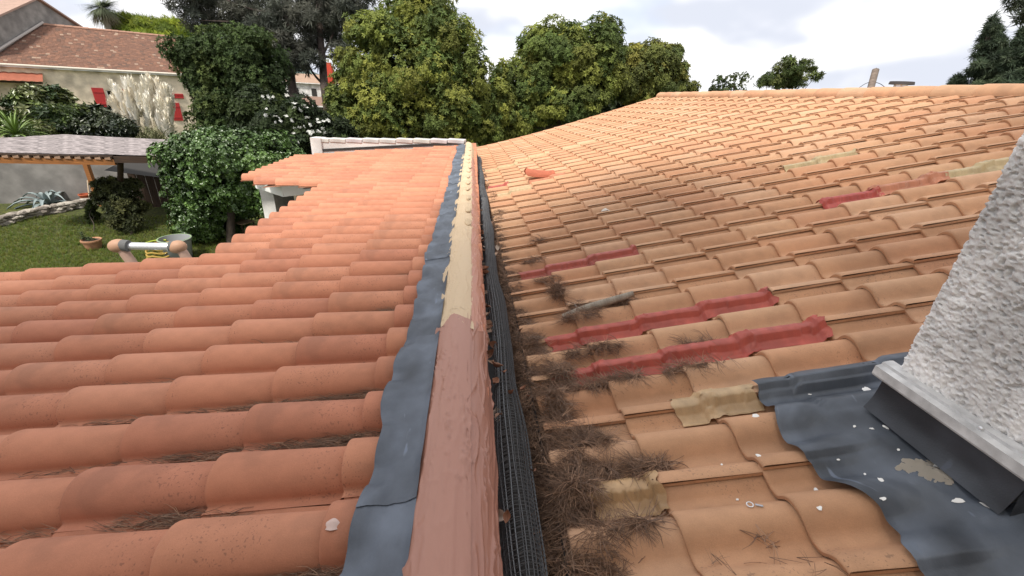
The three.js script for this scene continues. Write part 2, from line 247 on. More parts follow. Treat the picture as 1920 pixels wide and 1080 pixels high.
{
  const deckParts = [[-.6, 8, -5, 10.4], [-.6, 3.8, 10.4, 23], [-.6, 4.9, 22.6, 24], [-.6, 6.6, 24, 27], [-.6, 7.8, 27, 37]].map(([a, b, c, d]) => sheet(4, 4, (s, t) => ls(mix(a, b, s), mix(c, d, t)).addScaledVector(LN, LHOFF - .012)).toNonIndexed());
  const deck = mesh('roof', mergeGeometries(deckParts), std(L3(.2, .09, .05)), lHouse), R = rng(31), rest = [];
  let n = 0;
  for (let j = -3; j <= 36; j++) for (let i = 0; i <= imax(j); i++) {
    const p = ls(i + (R() - .5) * .03, j + (R() - .5) * .03).addScaledVector(LN, (R() - .5) * .004), a = LA.clone().addScaledVector(LB, (R() - .5) * .012).addScaledVector(LN, (R() - .5) * .012);
    const m = frame(a, LN, LB, p), g = lGeos[Math.floor(R() * 5)], c = lClay[Math.floor(R() * 5)], seen = pix(ls(i - .5, j));
    if (n < 300 && seen[2] > .2 && seen[1] < 1200) { deck.add(placed(mesh('tile', g, c), m)); n++; } else rest.push(g.clone().applyMatrix4(m));
  }
  if (rest.length) stuff(mesh('roof_tiles', mergeGeometries(rest), lClay[0], deck));
  // walls and the projecting far corner with its white boards and window
  mesh('side_wall', box(.2, 2.85, 5.2, -1.72, 1.42, -4.6), M.wallWhite, lHouse);
  mesh('near_wall', box(2.3, 2.72, .2, -2.55, 1.36, -3.12), M.wallWhite, lHouse);
  const c0 = onPlane(529, 352, ls(6.4, 24.4).addScaledVector(LN, -.16), LN), c1 = onPlane(640, 338, ls(3.7, 23.2).addScaledVector(LN, -.16), LN), c2 = onPlane(478, 338, ls(7.8, 27).addScaledVector(LN, -.16), LN);
  const board = (a, b, name) => { const d = b.clone().sub(a), l = d.length(), X = d.normalize(), Z = X.clone().cross(v3(0, 1, 0)).normalize(), Y = Z.clone().cross(X); placed(mesh(name, join([box(l, .19, .03, l / 2, -.03, 0, .004), box(l, .02, .16, l / 2, -.122, -.07)]), M.white, lHouse), frame(X, Y, Z, a)); };
  board(c0, c1, 'fascia_board'); board(c2, c0, 'fascia_board');
  const back = v3(0, 0, -.28), w0 = c0.clone().add(back), w1 = c1.clone().add(back); w0.x += .05; w1.x += .4;
  const X = w1.clone().sub(w0).setY(0), wl = X.length(); X.normalize(); const Zw = X.clone().cross(v3(0, 1, 0)).normalize(), wm = frame(X, v3(0, 1, 0), Zw, v3(w0.x, 0, w0.z));
  const wall = placed(mesh('projecting_wall', join([box(.10, 2.75, .2, .05, 1.375, 0), box(wl - .62, 2.75, .2, .62 + (wl - .62) / 2, 1.375, 0), box(.52, .55, .2, .36, .275, 0), box(.52, .42, .2, .36, 2.56, 0)]), M.cream, lHouse), wm);
  const win = mesh('window', join([box(.07, 1.8, .08, .135, 1.45, .07), box(.07, 1.8, .08, .585, 1.45, .07), box(.38, .07, .08, .36, 2.315, .07), box(.38, .07, .08, .36, .585, .07), box(.05, 1.66, .06, .40, 1.45, .06)]), M.white, lHouse); placed(win, wm);
  mesh('pane', box(.38, 1.66, .01, .36, 1.45, .03), M.glass, win);
  mesh('soffit', sheet(1, 1, (s, t) => (s ? (t ? c1.clone().add(back) : c0.clone().add(back)) : (t ? c1.clone() : c0.clone())).add(v3(0, -.06, 0))), M.white, lHouse);
  mesh('far_wall', box(3.2, 2.8, .2, -1.9, 1.4, -9.3), M.wallWhite, lHouse);
  mesh('left_wall', box(.2, 2.6, 2, -3.25, 1.3, -8.2), M.wallWhite, lHouse);
}
// ---------------------------------------------------------------- white parapet at the far end
{
  const a = v3(-.10, 0, -8.95), b = v3(-3.2, 0, -9.52), d = b.clone().sub(a), l = d.length(), X = d.normalize(), Z = X.clone().cross(v3(0, 1, 0)).normalize();
  const t = thing('parapet_wall', a, 'low white painted parapet wall across the far end of the left roof', 'wall'); t.matrixAutoUpdate = true;
  t.quaternion.setFromRotationMatrix(frame(X, v3(0, 1, 0), Z, v3(0, 0, 0)));
  const top = s => mix(3.30, 3.135, s);
  mesh('wall', sheet(30, 1, (s, q) => v3(s * l, q ? top(s) - .07 : 2.2, 0)), M.wallWhite, t);
  mesh('wall_back', sheet(4, 1, (s, q) => v3(s * l, q ? top(s) - .07 : 2.2, .16)), M.wallWhite, t);
  mesh('flashing', sheet(30, 1, (s, q) => { const w = t.localToWorld(v3(s * l, 0, 0)); return v3(s * l, ls(0, 34).y + (w.x + .37) * .1117 + mix(-.005, .045, q), .0); }), M.dark, t).position.z = Z.z > 0 ? .012 : -.012;
  const R = rng(5), n = 9;
  for (let k = 0; k < n; k++) { const w = l / n; const g = metres(new RoundedBoxGeometry(w * .985, .085, .19, 2, .02)); g.rotateZ((R() - .5) * .012); g.translate((k + .5) * w, top((k + .5) / n) - .045 + (R() - .5) * .008, .08); mesh('coping_tile', g, plaster(.84 - R() * .03, .82 - R() * .06, .79 - R() * .07), t); }
  mesh('end_block', box(.22, .45, .25, l - .08, 2.92, .08), M.wallWhite, t);
}
// ================================================================ LEAD FLASHING, TAPED WALL TOP, GUTTER
const lead = (o = {}) => std(L3(.125, .148, .195), { map: tex(512, (x, y) => { const n = fbm(x * 8, y * 8, 40, 5, 8), s = step(.70, .80, fbm(x * 22, y * 7, 51, 4, 7)) * .5, v = .82 + (n - .5) * .55 + s; return [v, v * .99, v * .96]; }), roughness: .5, metalness: .15, bumpMap: rep(grainBump, 1), bumpScale: .0006, ...o });
const leadMat = lead(), stripMat = std(L3(.14, .168, .228), { map: leadMat.map, roughness: .5, metalness: .1, bumpMap: rep(grainBump, 1), bumpScale: .0006 });
const SLOPE = z => 3.172 + z * .0028; // height of the left roof's top edge
{
  const fl = thing('lead_flashing', null, 'blue grey lead flashing strip with a wavy edge between left roof and taped wall top', 'flashing');
  const zs = [.15, -.8, -1.62, -2.6, -3.7, -5, -6.6, -8.9];
  for (let k = 0; k < zs.length - 1; k++) {
    const z0 = zs[k], z1 = zs[k + 1] - .03, lap = .001 + (k % 2) * .003;
    const g = sheet(Math.round((z0 - z1) * 70), 16, (s, t) => {
      const z = mix(z0, z1, s), wav = (noise(z * 4, 2) - .5) * .034 + (noise(z * 11, 3) - .5) * .012;
      const x = mix(-.283 + wav, -.125, t), jj = (-.7961 - z) / LP, i = (-.3719 - x) / LL, p = ls(i, jj);
      const bar_ = lprof((jj - Math.round(jj)) * LP), h = mix(.020 * bar_ / .080 + .067, .080, step(.0, .6, t)) + LLIFT + LHOFF + .006 + lap + (noise(z * 12, t * 6, 4) - .5) * .009 + Math.pow(1 - Math.abs(noise(z * 7 + t * 2, t * 3, 9) - .5) * 2, 6) * .004;
      p.addScaledVector(LN, h + (t > .85 ? (t - .85) * .12 : 0)); return p;
    }, (s, t) => [t * .18 + k * .3, mix(z0, z1, s)]);
    mesh('lead_sheet', g, stripMat, fl);
  }
}
{
  const wt = thing('taped_wall_top', null, 'rounded wall top wrapped in wrinkled brown and tan tape running straight away', 'wall');
  mesh('wall', box(.2, 3.1, 9.4, -.035, 1.55, -4.4), M.greyWall, wt);
  const hw = .124, hgt = .118;
  // the rounded surface: q goes round from the left foot (0) to the right foot (1)
  const rap = (z, q, seed, amp) => {
    const w = Math.PI * (1 - q), c = Math.cos(w), s = Math.sin(w), xc = -.036 - .004 * z * .2 + (noise(z * 1.3, 7) - .5) * .012;
    const a = noise(z * 3.2 + q * 7 + seed, q * 16 + noise(z * 5, q * 5, 2) * 2.2, seed), pl = Math.pow(1 - Math.abs(a - .5) * 2, 9), b = noise(z * 9, q * 22 + z * 3, seed + 5), pl2 = Math.pow(1 - Math.abs(b - .5) * 2, 8);
    const patch = step(.35, .65, noise(z * 2.1, q * 4, seed + 11)), fine = Math.pow(1 - Math.abs(noise(z * 6 + q * 3, q * 30 + noise(z * 8, q * 8, 6) * 2, seed + 9) - .5) * 2, 16) * step(.4, .7, noise(z * 3, q * 6, seed + 3));
    const far = step(-3.2, -4.2, z), k = ((-z / .36) % 1 + 1) % 1, bump = far * .018 * Math.sin(k * Math.PI) * step(.3, .55, q) * (1 - step(.6, .8, q)) + step(-1.9, -2.2, z) * .006 * Math.sin(k * Math.PI);
    const r = 1 + (amp * step(.02, .16, q) * step(1, .93, q) * (pl * patch * .5 + pl2 * .3 * (1 - patch) + fine * .75) + bump + (noise(z * 4, q * 3, 3) - .5) * .008) / .11;
    return v3(xc + c * hw * r, SLOPE(z) - .035 + Math.pow(s, .95) * hgt * r + (s < .1 ? -.03 * (1 - s * 10) : 0), z);
  };
  const zig = (z, q) => (noise(q * 7, z * .01 + 3) - .5) * .10;
  const seg = (name, c, za, zb, q0, q1, lap, seed, amp, label, rough = .36) => {
    const mat = std(c, { roughness: rough, bumpMap: rep(grainBump, 2), bumpScale: .0004 });
    const n = Math.round((za - zb) * (za > -2.5 ? 150 : 70));
    mesh(name, sheet(Math.max(20, n), 54, (s, t) => { const q = mix(q0, q1, t), z = mix(za, zb + (s > .98 ? zig(zb, q) : 0), s) + (s < .02 ? zig(za + 5, q) : 0), p = rap(z, q, seed, amp), o = v3(p.x + .036, p.y - SLOPE(z) - .01, 0).normalize(); return p.addScaledVector(o, lap); }, (s, t) => [t * .3, mix(za, zb, s)]), mat, wt, label);
  };
  seg('brown_tape', L3(.375, .18, .13), .35, -1.72, 0, .618, .0045, 1, .010, 'near brown tape on the crown of the wall top');
  seg('brown_tape', L3(.35, .162, .116), .35, -1.78, .59, 1, .0015, 2, .010, 'near brown tape on the gutter side of the wall top');
  seg('tan_tape', L3(.58, .43, .27), -1.66, -9.05, 0, .66, .0, 3, .008, 'long tan tape on the crown of the wall top', .5);
  seg('brown_tape', L3(.47, .215, .15), -1.70, -7.0, .64, 1, .002, 4, .006, 'pinkish tape on the far gutter side');
  seg('tan_tape', L3(.50, .35, .21), -6.9, -9.05, .64, 1, .0005, 6, .004, 'tan tape on the far end of the gutter side', .5);
  const cap = sheet(10, 20, (s, t) => { const p = rap(-9.04, t, 3, .003), c = v3(-.03, SLOPE(-9) - .02, -9.04); return c.add(p.sub(c).multiplyScalar(Math.cos(s * Math.PI / 2))).add(v3(0, 0, -.1 * Math.sin(s * Math.PI / 2))); }); mesh('rounded_end', cap, std(L3(.55, .40, .27)), wt);
  // worn pale lumps of mortar on the far crown
  const R = rng(8), pm = std(L3(.58, .44, .285), { bumpMap: grainBump, bumpScale: .003 });
  for (let k = 0; k < 14; k++) { const z = -3.3 - k * .37 - R() * .1, p = rap(z, .53 + R() * .05, 3, .003); const g = new THREE.IcosahedronGeometry(1, 2); const a = g.attributes.position; for (let m = 0; m < a.count; m++) { const n = .75 + .5 * noise(a.getX(m) * 1.6 + k * 3, a.getY(m) * 1.6, a.getZ(m) * 1.6); a.setXYZ(m, a.getX(m) * n * .026, a.getY(m) * n * .010, a.getZ(m) * n * .10); } g.computeVertexNormals(); g.translate(p.x, p.y, p.z); mesh('worn_lump', g, pm, wt); }
}
const GY = z => 3.085 + .0215 * z, GX = z => .152 - .0028 * z;
{
  const gt = thing('gutter', null, 'dark metal valley gutter between the taped wall top and the right roof', 'gutter');
  mesh('channel', sheet(40, 12, (s, t) => { const z = mix(.3, -9.2, s), w = Math.PI * (1 + t); return v3(GX(z) + Math.cos(w) * .115, GY(z) - .02 + Math.sin(w) * .075 + (Math.abs(t - .5) > .45 ? .02 : 0), z); }), std(L3(.06, .055, .055), { roughness: .6 }), gt);
}
{
  const lg = thing('leaf_guard', null, 'long roll of black plastic mesh lying in the gutter as a leaf guard', 'leaf guard');
  const wireM = std(L3(.10, .104, .112), { roughness: .5 }), parts = [], Rr = rng(3);
  const rad = z => .050 + (noise(z * 2.7, 5) - .5) * .022;
  const P = (z, w, r) => v3(GX(z) + (noise(z * 2.3, 1) - .5) * .02 + Math.cos(w) * r, GY(z) + .040 + Math.sin(w) * r * .92 + (noise(z * 3, 9) - .5) * .012, z);
  const tri = (a, b, r, up) => { const d = b.clone().sub(a).normalize(), s = d.clone().cross(up).normalize(), pts = []; for (let k = 0; k < 3; k++) { const o = s.clone().multiplyScalar(Math.cos(k * 2.094) * r).addScaledVector(up, Math.sin(k * 2.094) * r); pts.push([a.clone().add(o), b.clone().add(o)]); } return pts; };
  const pos = [], addBar = (a, b, r, up) => { const t = tri(a, b, r, up); for (let k = 0; k < 3; k++) { const [p, q] = t[k], [u, v] = t[(k + 1) % 3]; for (const e of [p, u, q, q, u, v]) pos.push(e.x, e.y, e.z); } };
  for (const [layer, n, rr] of [[0, 22, 1], [1, 16, .78]]) {
    for (let k = 0; k < n; k++) { const w0 = k / n * Math.PI * 2 + layer * .13; if (Math.sin(w0) < -.45) continue; for (let z = .1; z > -9;) { const dz = z > -3.5 ? .05 : .2, ww = z_ => w0 + (noise(z_ * 4, k * 3.7 + layer * 50) - .5) * .24 + z_ * .12; const a = P(z, ww(z), rad(z) * rr), b = P(z - dz, ww(z - dz), rad(z - dz) * rr); addBar(a, b, z > -3.5 ? .0014 : .0028, v3(Math.cos(ww(z)), Math.sin(ww(z)), 0)); z -= dz; } }
    for (let z = .1; z > -9; z -= (z > -2.6 ? .0145 : z > -5 ? .023 : .06)) { const m = z > -2.6 ? 20 : 12, tw = (Rr() - .5) * .006; for (let k = 0; k < m; k++) { const w0 = mix(-.5, Math.PI + .5, k / m), w1 = mix(-.5, Math.PI + .5, (k + 1) / m), zz = w => z + tw * w + (noise(w * 2, z * 20) - .5) * .008; addBar(P(zz(w0), w0, rad(z) * rr), P(zz(w1), w1, rad(z) * rr), z > -2.6 ? .0014 : .0028, v3(0, 0, 1)); } }
  }
  const g = new THREE.BufferGeometry(); g.setAttribute('position', new THREE.Float32BufferAttribute(pos, 3)); g.computeVertexNormals(); stuff(mesh('wire_mesh', g, wireM, lg));
  mesh('inner_roll', sheet(120, 12, (s, t) => { const z = mix(.1, -9, s), w = t * Math.PI * 2; return P(z, w, rad(z) * .60); }), std(L3(.03, .027, .026), { roughness: .9 }), lg);
}
// ================================================================ CHIMNEY
let apronTop;
{
  const c = thing('chimney', null, 'rough white rendered chimney at the right edge with a lead apron at its foot', 'chimney');
  const X0 = 1.205, ZF = -.893, ZN = -.552;
  const path = s => { // outline seen from above: the far face, a rounded corner, the left face, the near face
    const a = .16, r = .012, l = ZN - ZF - 2 * r, q = Math.PI / 2 * r; s *= a + q + l + q + a;
    if (s < a) return [X0 + r + a - s, ZF, 0, -1]; s -= a; if (s < q) { const w = s / r; return [X0 + r - Math.sin(w) * r, ZF + r - Math.cos(w) * r, -Math.sin(w), -Math.cos(w)]; } s -= q;
    if (s < l) return [X0, ZF + r + s, -1, 0]; s -= l; if (s < q) { const w = s / r; return [X0 + r - Math.cos(w) * r, ZN - r + Math.sin(w) * r, -Math.cos(w), Math.sin(w)]; } s -= q; return [X0 + r + s, ZN, 0, 1];
  };
  const H = (a, b) => { const n1 = noise(a * 80, b * 92), n2 = noise(a * 190 + 40, b * 220, 3), w = 1 - Math.abs(noise(a * 115 + n1 * 1.6, b * 130 + n2 * 1.2, 7) - .5) * 2; const pit = step(.70, .80, noise(a * 130, b * 160, 12)); return .0036 * Math.pow(w, 1.6) + .0048 * n1 + .0028 * n2 - .007 * pit; };
  const r = mesh('roughcast_render', sheet(230, 420, (s, t) => { const [x, z, nx, nz] = path(s), y = mix(3.545, 4.55, t), h = H(s * .68, y) - .004; return v3(x + nx * h, y, z + nz * h); }, (s, t) => [s * .68, t]), std(L3(.90, .885, .87), { map: rep(blotchMap, 1.5), roughness: .95 }), c);
  mesh('stack', box(.56, 3.2, ZN - ZF - .03, X0 + .295, 4.0, (ZN + ZF) / 2), M.wallWhite, c);
  mesh('stack_top', box(.66, .08, .44, X0 + .29, 5.64, (ZN + ZF) / 2, .01), M.mortar, c);
  // metal strip along the foot of the render
  const sp = new THREE.Shape(); sp.moveTo(0, 0); sp.lineTo(-.034, -.004); sp.lineTo(-.037, .001); sp.lineTo(-.036, .024); sp.lineTo(-.020, .029); sp.lineTo(-.018, .036); sp.lineTo(0, .040); sp.lineTo(.01, .04); sp.lineTo(.01, 0);
  const sg = new THREE.ExtrudeGeometry(sp, { depth: ZN - ZF + .06, bevelEnabled: true, bevelSize: .0012, bevelThickness: .0012, bevelSegments: 1 }); sg.translate(X0, 3.516, ZF - .03);
  mesh('metal_strip', metres(sg), std(L3(.72, .72, .72), { metalness: .1, roughness: .5, map: rep(blotchMap, 4) }), c);
  for (const z of [-.66]) { const g = new THREE.SphereGeometry(.006, 12, 8); g.scale(.5, 1, 1); g.translate(X0 - .022, 3.549, z); mesh('screw', g, M.alu, c); }
  // lead: upstands, and the apron dressed over the tiles
  const lm = std(L3(.060, .068, .088), { map: leadMat.map, roughness: .42, metalness: .15, bumpMap: grainBump, bumpScale: .0006 });
  const xf = 1.190;
  const apronH = apronTop = (i, j) => { const p = prof(j * RP), soft = .34 * .055 + .66 * p; const f = step(2.6, 3.2, i); let h = mix(soft + .014, mix(.064 + .004 * Math.sin(j * 5), p * .8 + .012, step(7.6, 7.3, j)), f); h += RLIFT * .7 + HOFF + (noise(i * 4, j * 5, 3) - .5) * .012 + (noise(i * 13, j * 15, 3) - .5) * .003; let m = -1; for (const a of [-.05, 0, .05]) for (const b of [-.06, 0, .06]) m = Math.max(m, rh(i + a, j + b) + .010 - Math.abs(b) * .18 - Math.abs(a) * .1); const d = h - m; return d > .02 ? h : m + Math.max(0, .02 * Math.pow(Math.max(0, (d + .02) / .04), 2)); };
  const edge = j => 2.47 + (noise(j * 2.2, 4) - .5) * .22 + (noise(j * 9, 6) - .5) * .05 + (j < 7.2 ? (7.2 - j) * .1 : 0);
  const g = sheet(70, 110, (s, t) => { const j = mix(6.86, 10, t) + (t < .02 ? (noise(s * 9, 3) - .5) * .1 : 0), i = mix(edge(j), 5.2, Math.pow(s, 1.3)), f = rFrame(i, j); return f.p.addScaledVector(f.n, apronH(i, j)); }, (s, t) => [s * .9 + .2, t * .95]);
  mesh('lead_apron', g, leadMat, c);
  mesh('lead_upstand', sheet(40, 14, (s, t) => { const z = mix(ZF - .012, ZN + .004, s), k = t; const y0 = 3.402; const x = xf - .018 * Math.pow(1 - k, 3) + (noise(s * 6, t * 3) - .5) * .003; return v3(x, mix(y0 + .004, 3.53, k), z); }, (s, t) => [s * .35 + .5, t * .15]), lm, c);
  mesh('lead_upstand', sheet(20, 10, (s, t) => v3(mix(xf, xf + .5, s), mix(rs(3.3, 7.6).y - .03 + s * .16, 3.53 + s * .1, t), ZF - .012 - .015 * Math.pow(1 - t, 3))), lm, c);
  mesh('lead_upstand', sheet(20, 10, (s, t) => v3(mix(xf, xf + .5, s), mix(3.38 + s * .16, 3.53 + s * .1, t), ZN + .004 + .015 * Math.pow(1 - t, 3))), lm, c);
}
// droppings and paint flecks on the lead and tiles, the smear of mortar
const flat = (seed, n = 12) => { const s = new THREE.Shape(), R = rng(seed); for (let k = 0; k <= n; k++) { const w = k / n * 6.283, r = .7 + .5 * noise(Math.cos(w) * 2 + seed, Math.sin(w) * 2); k ? s.lineTo(Math.cos(w) * r, Math.sin(w) * r) : s.moveTo(Math.cos(w) * r, Math.sin(w) * r); } const g = new THREE.ExtrudeGeometry(s, { depth: .12, bevelEnabled: true, bevelSize: .12, bevelThickness: .12, bevelSegments: 1 }); g.rotateX(-Math.PI / 2); return g; };
{
  const wm = std(L3(.82, .81, .78), { roughness: .8 });
  const put = (px, py, w, l, up, k, turn) => { const [i, j] = rInv(px, py), f = rFrame(i, j), o = mesh('white_dropping', flat(k), wm); const X = f.a.clone().multiplyScalar(Math.cos(turn)).addScaledVector(f.b, Math.sin(turn)).normalize(), Z = X.clone().cross(f.n).normalize(); placed(o, frame(X.multiplyScalar(l), f.n.clone().multiplyScalar(.004), Z.multiplyScalar(w), f.p.addScaledVector(f.n, up))); return o; };
  const app = [[1518, 727, .002, .006], [1627, 724, .009, .014], [1602, 803, .003, .005], [1634, 811, .003, .005], [1660, 809, .004, .009], [1684, 850, .003, .004], [1572, 860, .003, .004], [1651, 907, .005, .006], [1655, 940, .006, .006], [1796, 944, .006, .011], [1852, 957, .004, .012], [1622, 884, .003, .003], [1760, 876, .006, .012]];
  app.forEach(([px, py, w, l], k) => tag(put(px, py, w, l, apronTop(...rInv(px, py)) + .0005, k + 1, .5 + k), 'small white bird dropping splashed on the lead apron by the chimney', 'dropping', 'white droppings on the lead apron'));
  [[1417, 780, .008, .009], [1422, 854, .005, .008], [1530, 899, .005, .007], [1380, 910, .003, .004], [1352, 861, .003, .003], [1535, 952, .006, .010]].forEach(([px, py, w, l], k) => { const o = put(px, py, w, l, -.01, k + 30, k); const [i, j] = rInv(px, py), f = rFrame(i, j), h = rh(i, j); o.matrix.setPosition(f.p.addScaledVector(f.n, h + .001)); tag(o, 'white bird dropping on the orange tiles left of the lead apron', 'dropping', 'white droppings on the tiles'); });
  // mortar smear, many crusts in one
  const R = rng(77), l = [];
  for (let k = 0; k < 170; k++) { const px = 1740 + (R() - .5) * 104 * (1 - R() * .5), py = 890 + (px - 1740) * .28 + (R() - .5) * 46 * (1 - Math.abs(px - 1740) / 80), [i, j] = rInv(px, py), f = rFrame(i, j), s = .002 + R() * R() * .009, g = flat(k + 60, 9); const X = f.a.clone().applyAxisAngle(f.n, R() * 6); g.applyMatrix4(frame(X.clone().multiplyScalar(s * 1.6), f.n.clone().multiplyScalar(.002 + R() * .003), X.clone().cross(f.n).normalize().multiplyScalar(s), f.p.addScaledVector(f.n, apronTop(i, j) - .0005))); l.push(g.toNonIndexed()); }
  const sm_ = mesh('mortar_smear', join(l), std(L3(.52, .46, .38), { bumpMap: grainBump, bumpScale: .002 })); tag(sm_, 'crusty beige smear of dried mortar on the lead apron below the metal strip', 'mortar');
  // ring pull
  const rp = thing('ring_pull', null, 'small silvery ring pull lying on an orange tile near the bottom', 'ring pull'), [i, j] = rInv(1413, 943), f = rFrame(i, j), base = f.p.clone().addScaledVector(f.n, rh(i, j) + .003), m = frame(f.a, f.n, f.b, base);
  const tg = new THREE.TorusGeometry(.0075, .0017, 8, 20); tg.rotateX(Math.PI / 2); tg.translate(-.008, 0, -.003); placed(mesh('ring', tg, M.alu, rp), m); const tb = new RoundedBoxGeometry(.018, .0025, .006, 2, .0012); tb.rotateY(-.5); tb.translate(.012, 0, .003); placed(mesh('tab', tb, std(L3(.4, .4, .42), { metalness: .6, roughness: .4 }), rp), m);
}
// ================================================================ NEEDLES, LEAVES AND DEBRIS
{
  const needle = (bend, L = .08) => { const r = .0011, l = []; for (const s of [-1, 1]) { l.push(sheet(3, 3, (a, b) => { const w = b * 6.283, t = a; return v3((t - .1) * L, Math.sin(t * 2.6) * bend + Math.sin(w) * r * (1 - t * .6), s * t * .010 + Math.cos(w) * r * (1 - t * .6)); })); } return mergeGeometries(l); };
  const geo = [needle(.006), needle(.016), needle(-.008)], nm = std(L3(1, 1, 1), { roughness: .8 }), lists = [[], [], []], R = rng(99), q = new THREE.Quaternion(), e = new THREE.Euler(), sc = v3(1, 1, 1);
  const add = (p, flatness, sz = 1, aim = null) => { e.set((R() - .5) * 2.4, aim === null ? R() * 6.283 : aim + (R() - .5) * .9 + (R() < .5 ? Math.PI : 0), (R() - .5) * flatness, 'YXZ'); q.setFromEuler(e); const s = (.45 + R() * .7) * sz, t = R(), c = L3(mix(.16, .42, t * t), mix(.10, .25, t * t), mix(.07, .155, t * t)); lists[Math.floor(R() * 3)].push({ m: new THREE.Matrix4().compose(p, q, sc.set(s, s, s)), c }); };
  const gauss = () => (R() * 2 - 1) * .7 + (R() - .5) * .5;
  const heap = (px, py, ri, rj, n, H, fl = .34) => { const [ci, cj] = rInv(px, py); for (let k = 0; k < n; k++) { const a = gauss(), b = gauss(), i = ci + a * ri, j = cj + b * rj; if (fbm(i * 9, j * 6, 3, 3) < .40 + .10 * (a * a + b * b)) continue; const f = rFrame(i, j), top = H * .8 * Math.max(0, 1 - a * a - b * b), low = prof(j * RP) + HOFF + .012; add(f.p.addScaledVector(f.n, Math.max(low, low * .4 + HOFF * .3) + R() * (top + .012)), fl); } };
  // the bank along the gutter
  for (let k = 0; k < 13000; k++) { const j = mix(8.75, -3, Math.pow(R(), 1.2)), w = mix(.36, .16, step(9, -2, j)) * (.6 + .8 * noise(j * .9, 3)), i = -.28 + Math.pow(R(), 1.3) * (w + .28), f = rFrame(i, j), bank = .06 * Math.exp(-Math.pow((i + .05) * 5, 2)) + .018 * noise(j * 3, 2) * step(.75, .1, i); add(f.p.addScaledVector(f.n, Math.max(-.062, prof(j * RP) * step(0, .3, i) + HOFF + .01 - .02 * (1 - step(-.2, .1, i))) + R() * bank), .6); }
  for (let k = 0; k < 2600; k++) { const j = mix(-3, -14, R() * R()), i = -.22 + R() * .35 * (1 + noise(j, 2)), f = rFrame(i, j); add(f.p.addScaledVector(f.n, HOFF + .004 + prof(j * RP) * step(0, .3, i) + R() * .02), .4, 1.1); }
  for (const [px, py, ri, rj, n, H] of [[1075, 895, .30, .36, 1000, .06], [1150, 872, .42, .13, 620, .035], [1060, 950, .12, .24, 600, .06], [1215, 868, .26, .09, 200, .025], [1045, 760, .2, .4, 520, .04], [1075, 815, .28, .22, 560, .04], [1135, 820, .36, .11, 320, .025], [1150, 712, .85, .085, 620, .010], [1290, 690, .6, .06, 260, .008], [1110, 655, .6, .08, 380, .012], [1000, 640, .16, .4, 380, .03], [1050, 700, .26, .2, 420, .03], [1090, 592, .5, .09, 280, .012], [1030, 520, .4, .07, 160, .01], [1000, 490, .4, .06, 120, .008], [1010, 450, .3, .06, 90, .008], [1190, 985, .3, .05, 160, .008], [1300, 635, .4, .10, 160, .012], [1420, 1005, .3, .2, 14, .004], [1340, 1050, .4, .3, 12, .004], [1560, 1060, .3, .2, 10, .004], [1170, 1030, .3, .3, 8, .003]]) heap(px, py, ri, rj, n, H);
  heap(1045, 550, .15, .22, 420, .08, 1.6); heap(1165, 562, .34, .10, 380, .035, .8); heap(1085, 572, .25, .12, 180, .03);
    const pn = new THREE.Group(); pn.name = 'pine_needle_litter'; lists.forEach((l, k) => pn.add(stuff(instances('needles', geo[k], nm, l)))); tag(pn, 'brown dry pine needle litter banked against the gutter and in the right roof troughs', 'pine needles', null, 'stuff');
  // the left roof: needles along the pans
  const ll = [[], [], []]; lists.forEach((l, k) => { lists[k] = ll[k]; });
  for (let k = 0; k < 9500; k++) { const j = Math.floor(mix(-2, 8.5, Math.pow(R(), 1.3))) + .5 + (R() - .5) * .22, i = -.2 + R() * R() * 3.4; if (noise(i * 2.2, j * 3, 5) < .36) continue; add(ls(i, j).addScaledVector(LN, LHOFF + .012 + R() * .012), .25, .9, Math.PI); }
  const pl = new THREE.Group(); pl.name = 'pine_needle_litter'; lists.forEach((l, k) => pl.add(stuff(instances('needles', geo[k], nm, l)))); tag(pl, 'brown dry pine needles lying in the troughs of the left roof', 'pine needles', null, 'stuff');
  // dark humus under the bank
  const hum = mesh('leaf_mould', sheet(150, 10, (s, t) => { const j = mix(10, -12, s), w = mix(.42, .12, step(9, -8, j)), i = mix(-.4, w * (.7 + .6 * noise(j * 1.3, 8)), t), f = rFrame(i, j); return f.p.addScaledVector(f.n, -.066 + .030 * Math.sin(Math.PI * Math.min(1, t * 1.02)) * noise(j * 4, t * 3, 2) + (t > .97 ? -.03 : 0)); }), std(L3(.085, .058, .043), { roughness: 1, bumpMap: grainBump, bumpScale: .004 })); tag(hum, 'dark brown leaf mould under the needles along the gutter', 'leaf mould', null, 'stuff');
  // dead leaves, one by one
  const lf = [1, 2, 3].map(s => sheet(6, 4, (a, b) => { const x = a - .5, y = (b - .5) * Math.sin(Math.PI * (a * .96 + .02)) * .55 * (1 + .25 * noise(a * 5, s)); return v3(x * .06, Math.abs(y) * .06 * (.5 + s * .25) + x * x * .06 * (s - 1.5) + noise(a * 4, b * 4, s) * .006, y * .06); }));
  const lm = [L3(.26, .12, .07), L3(.34, .22, .15), L3(.20, .10, .06), L3(.42, .34, .28)].map(c => std(c, { side: THREE.DoubleSide, roughness: .7 }));
  const leaf = (p, s, label) => { const o = mesh('dead_leaf', lf[Math.floor(R() * 3)], lm[Math.floor(R() * 4)]); o.position.copy(p); o.rotation.set((R() - .5) * 1.6, R() * 6.283, (R() - .5) * 1.6); o.scale.setScalar(s); tag(o, label, 'leaf', label.startsWith('big') ? 'big dead leaves on the near mesh roll' : label.includes('right') ? 'dead leaves right of the mesh roll' : 'dead leaves left of the mesh roll'); };
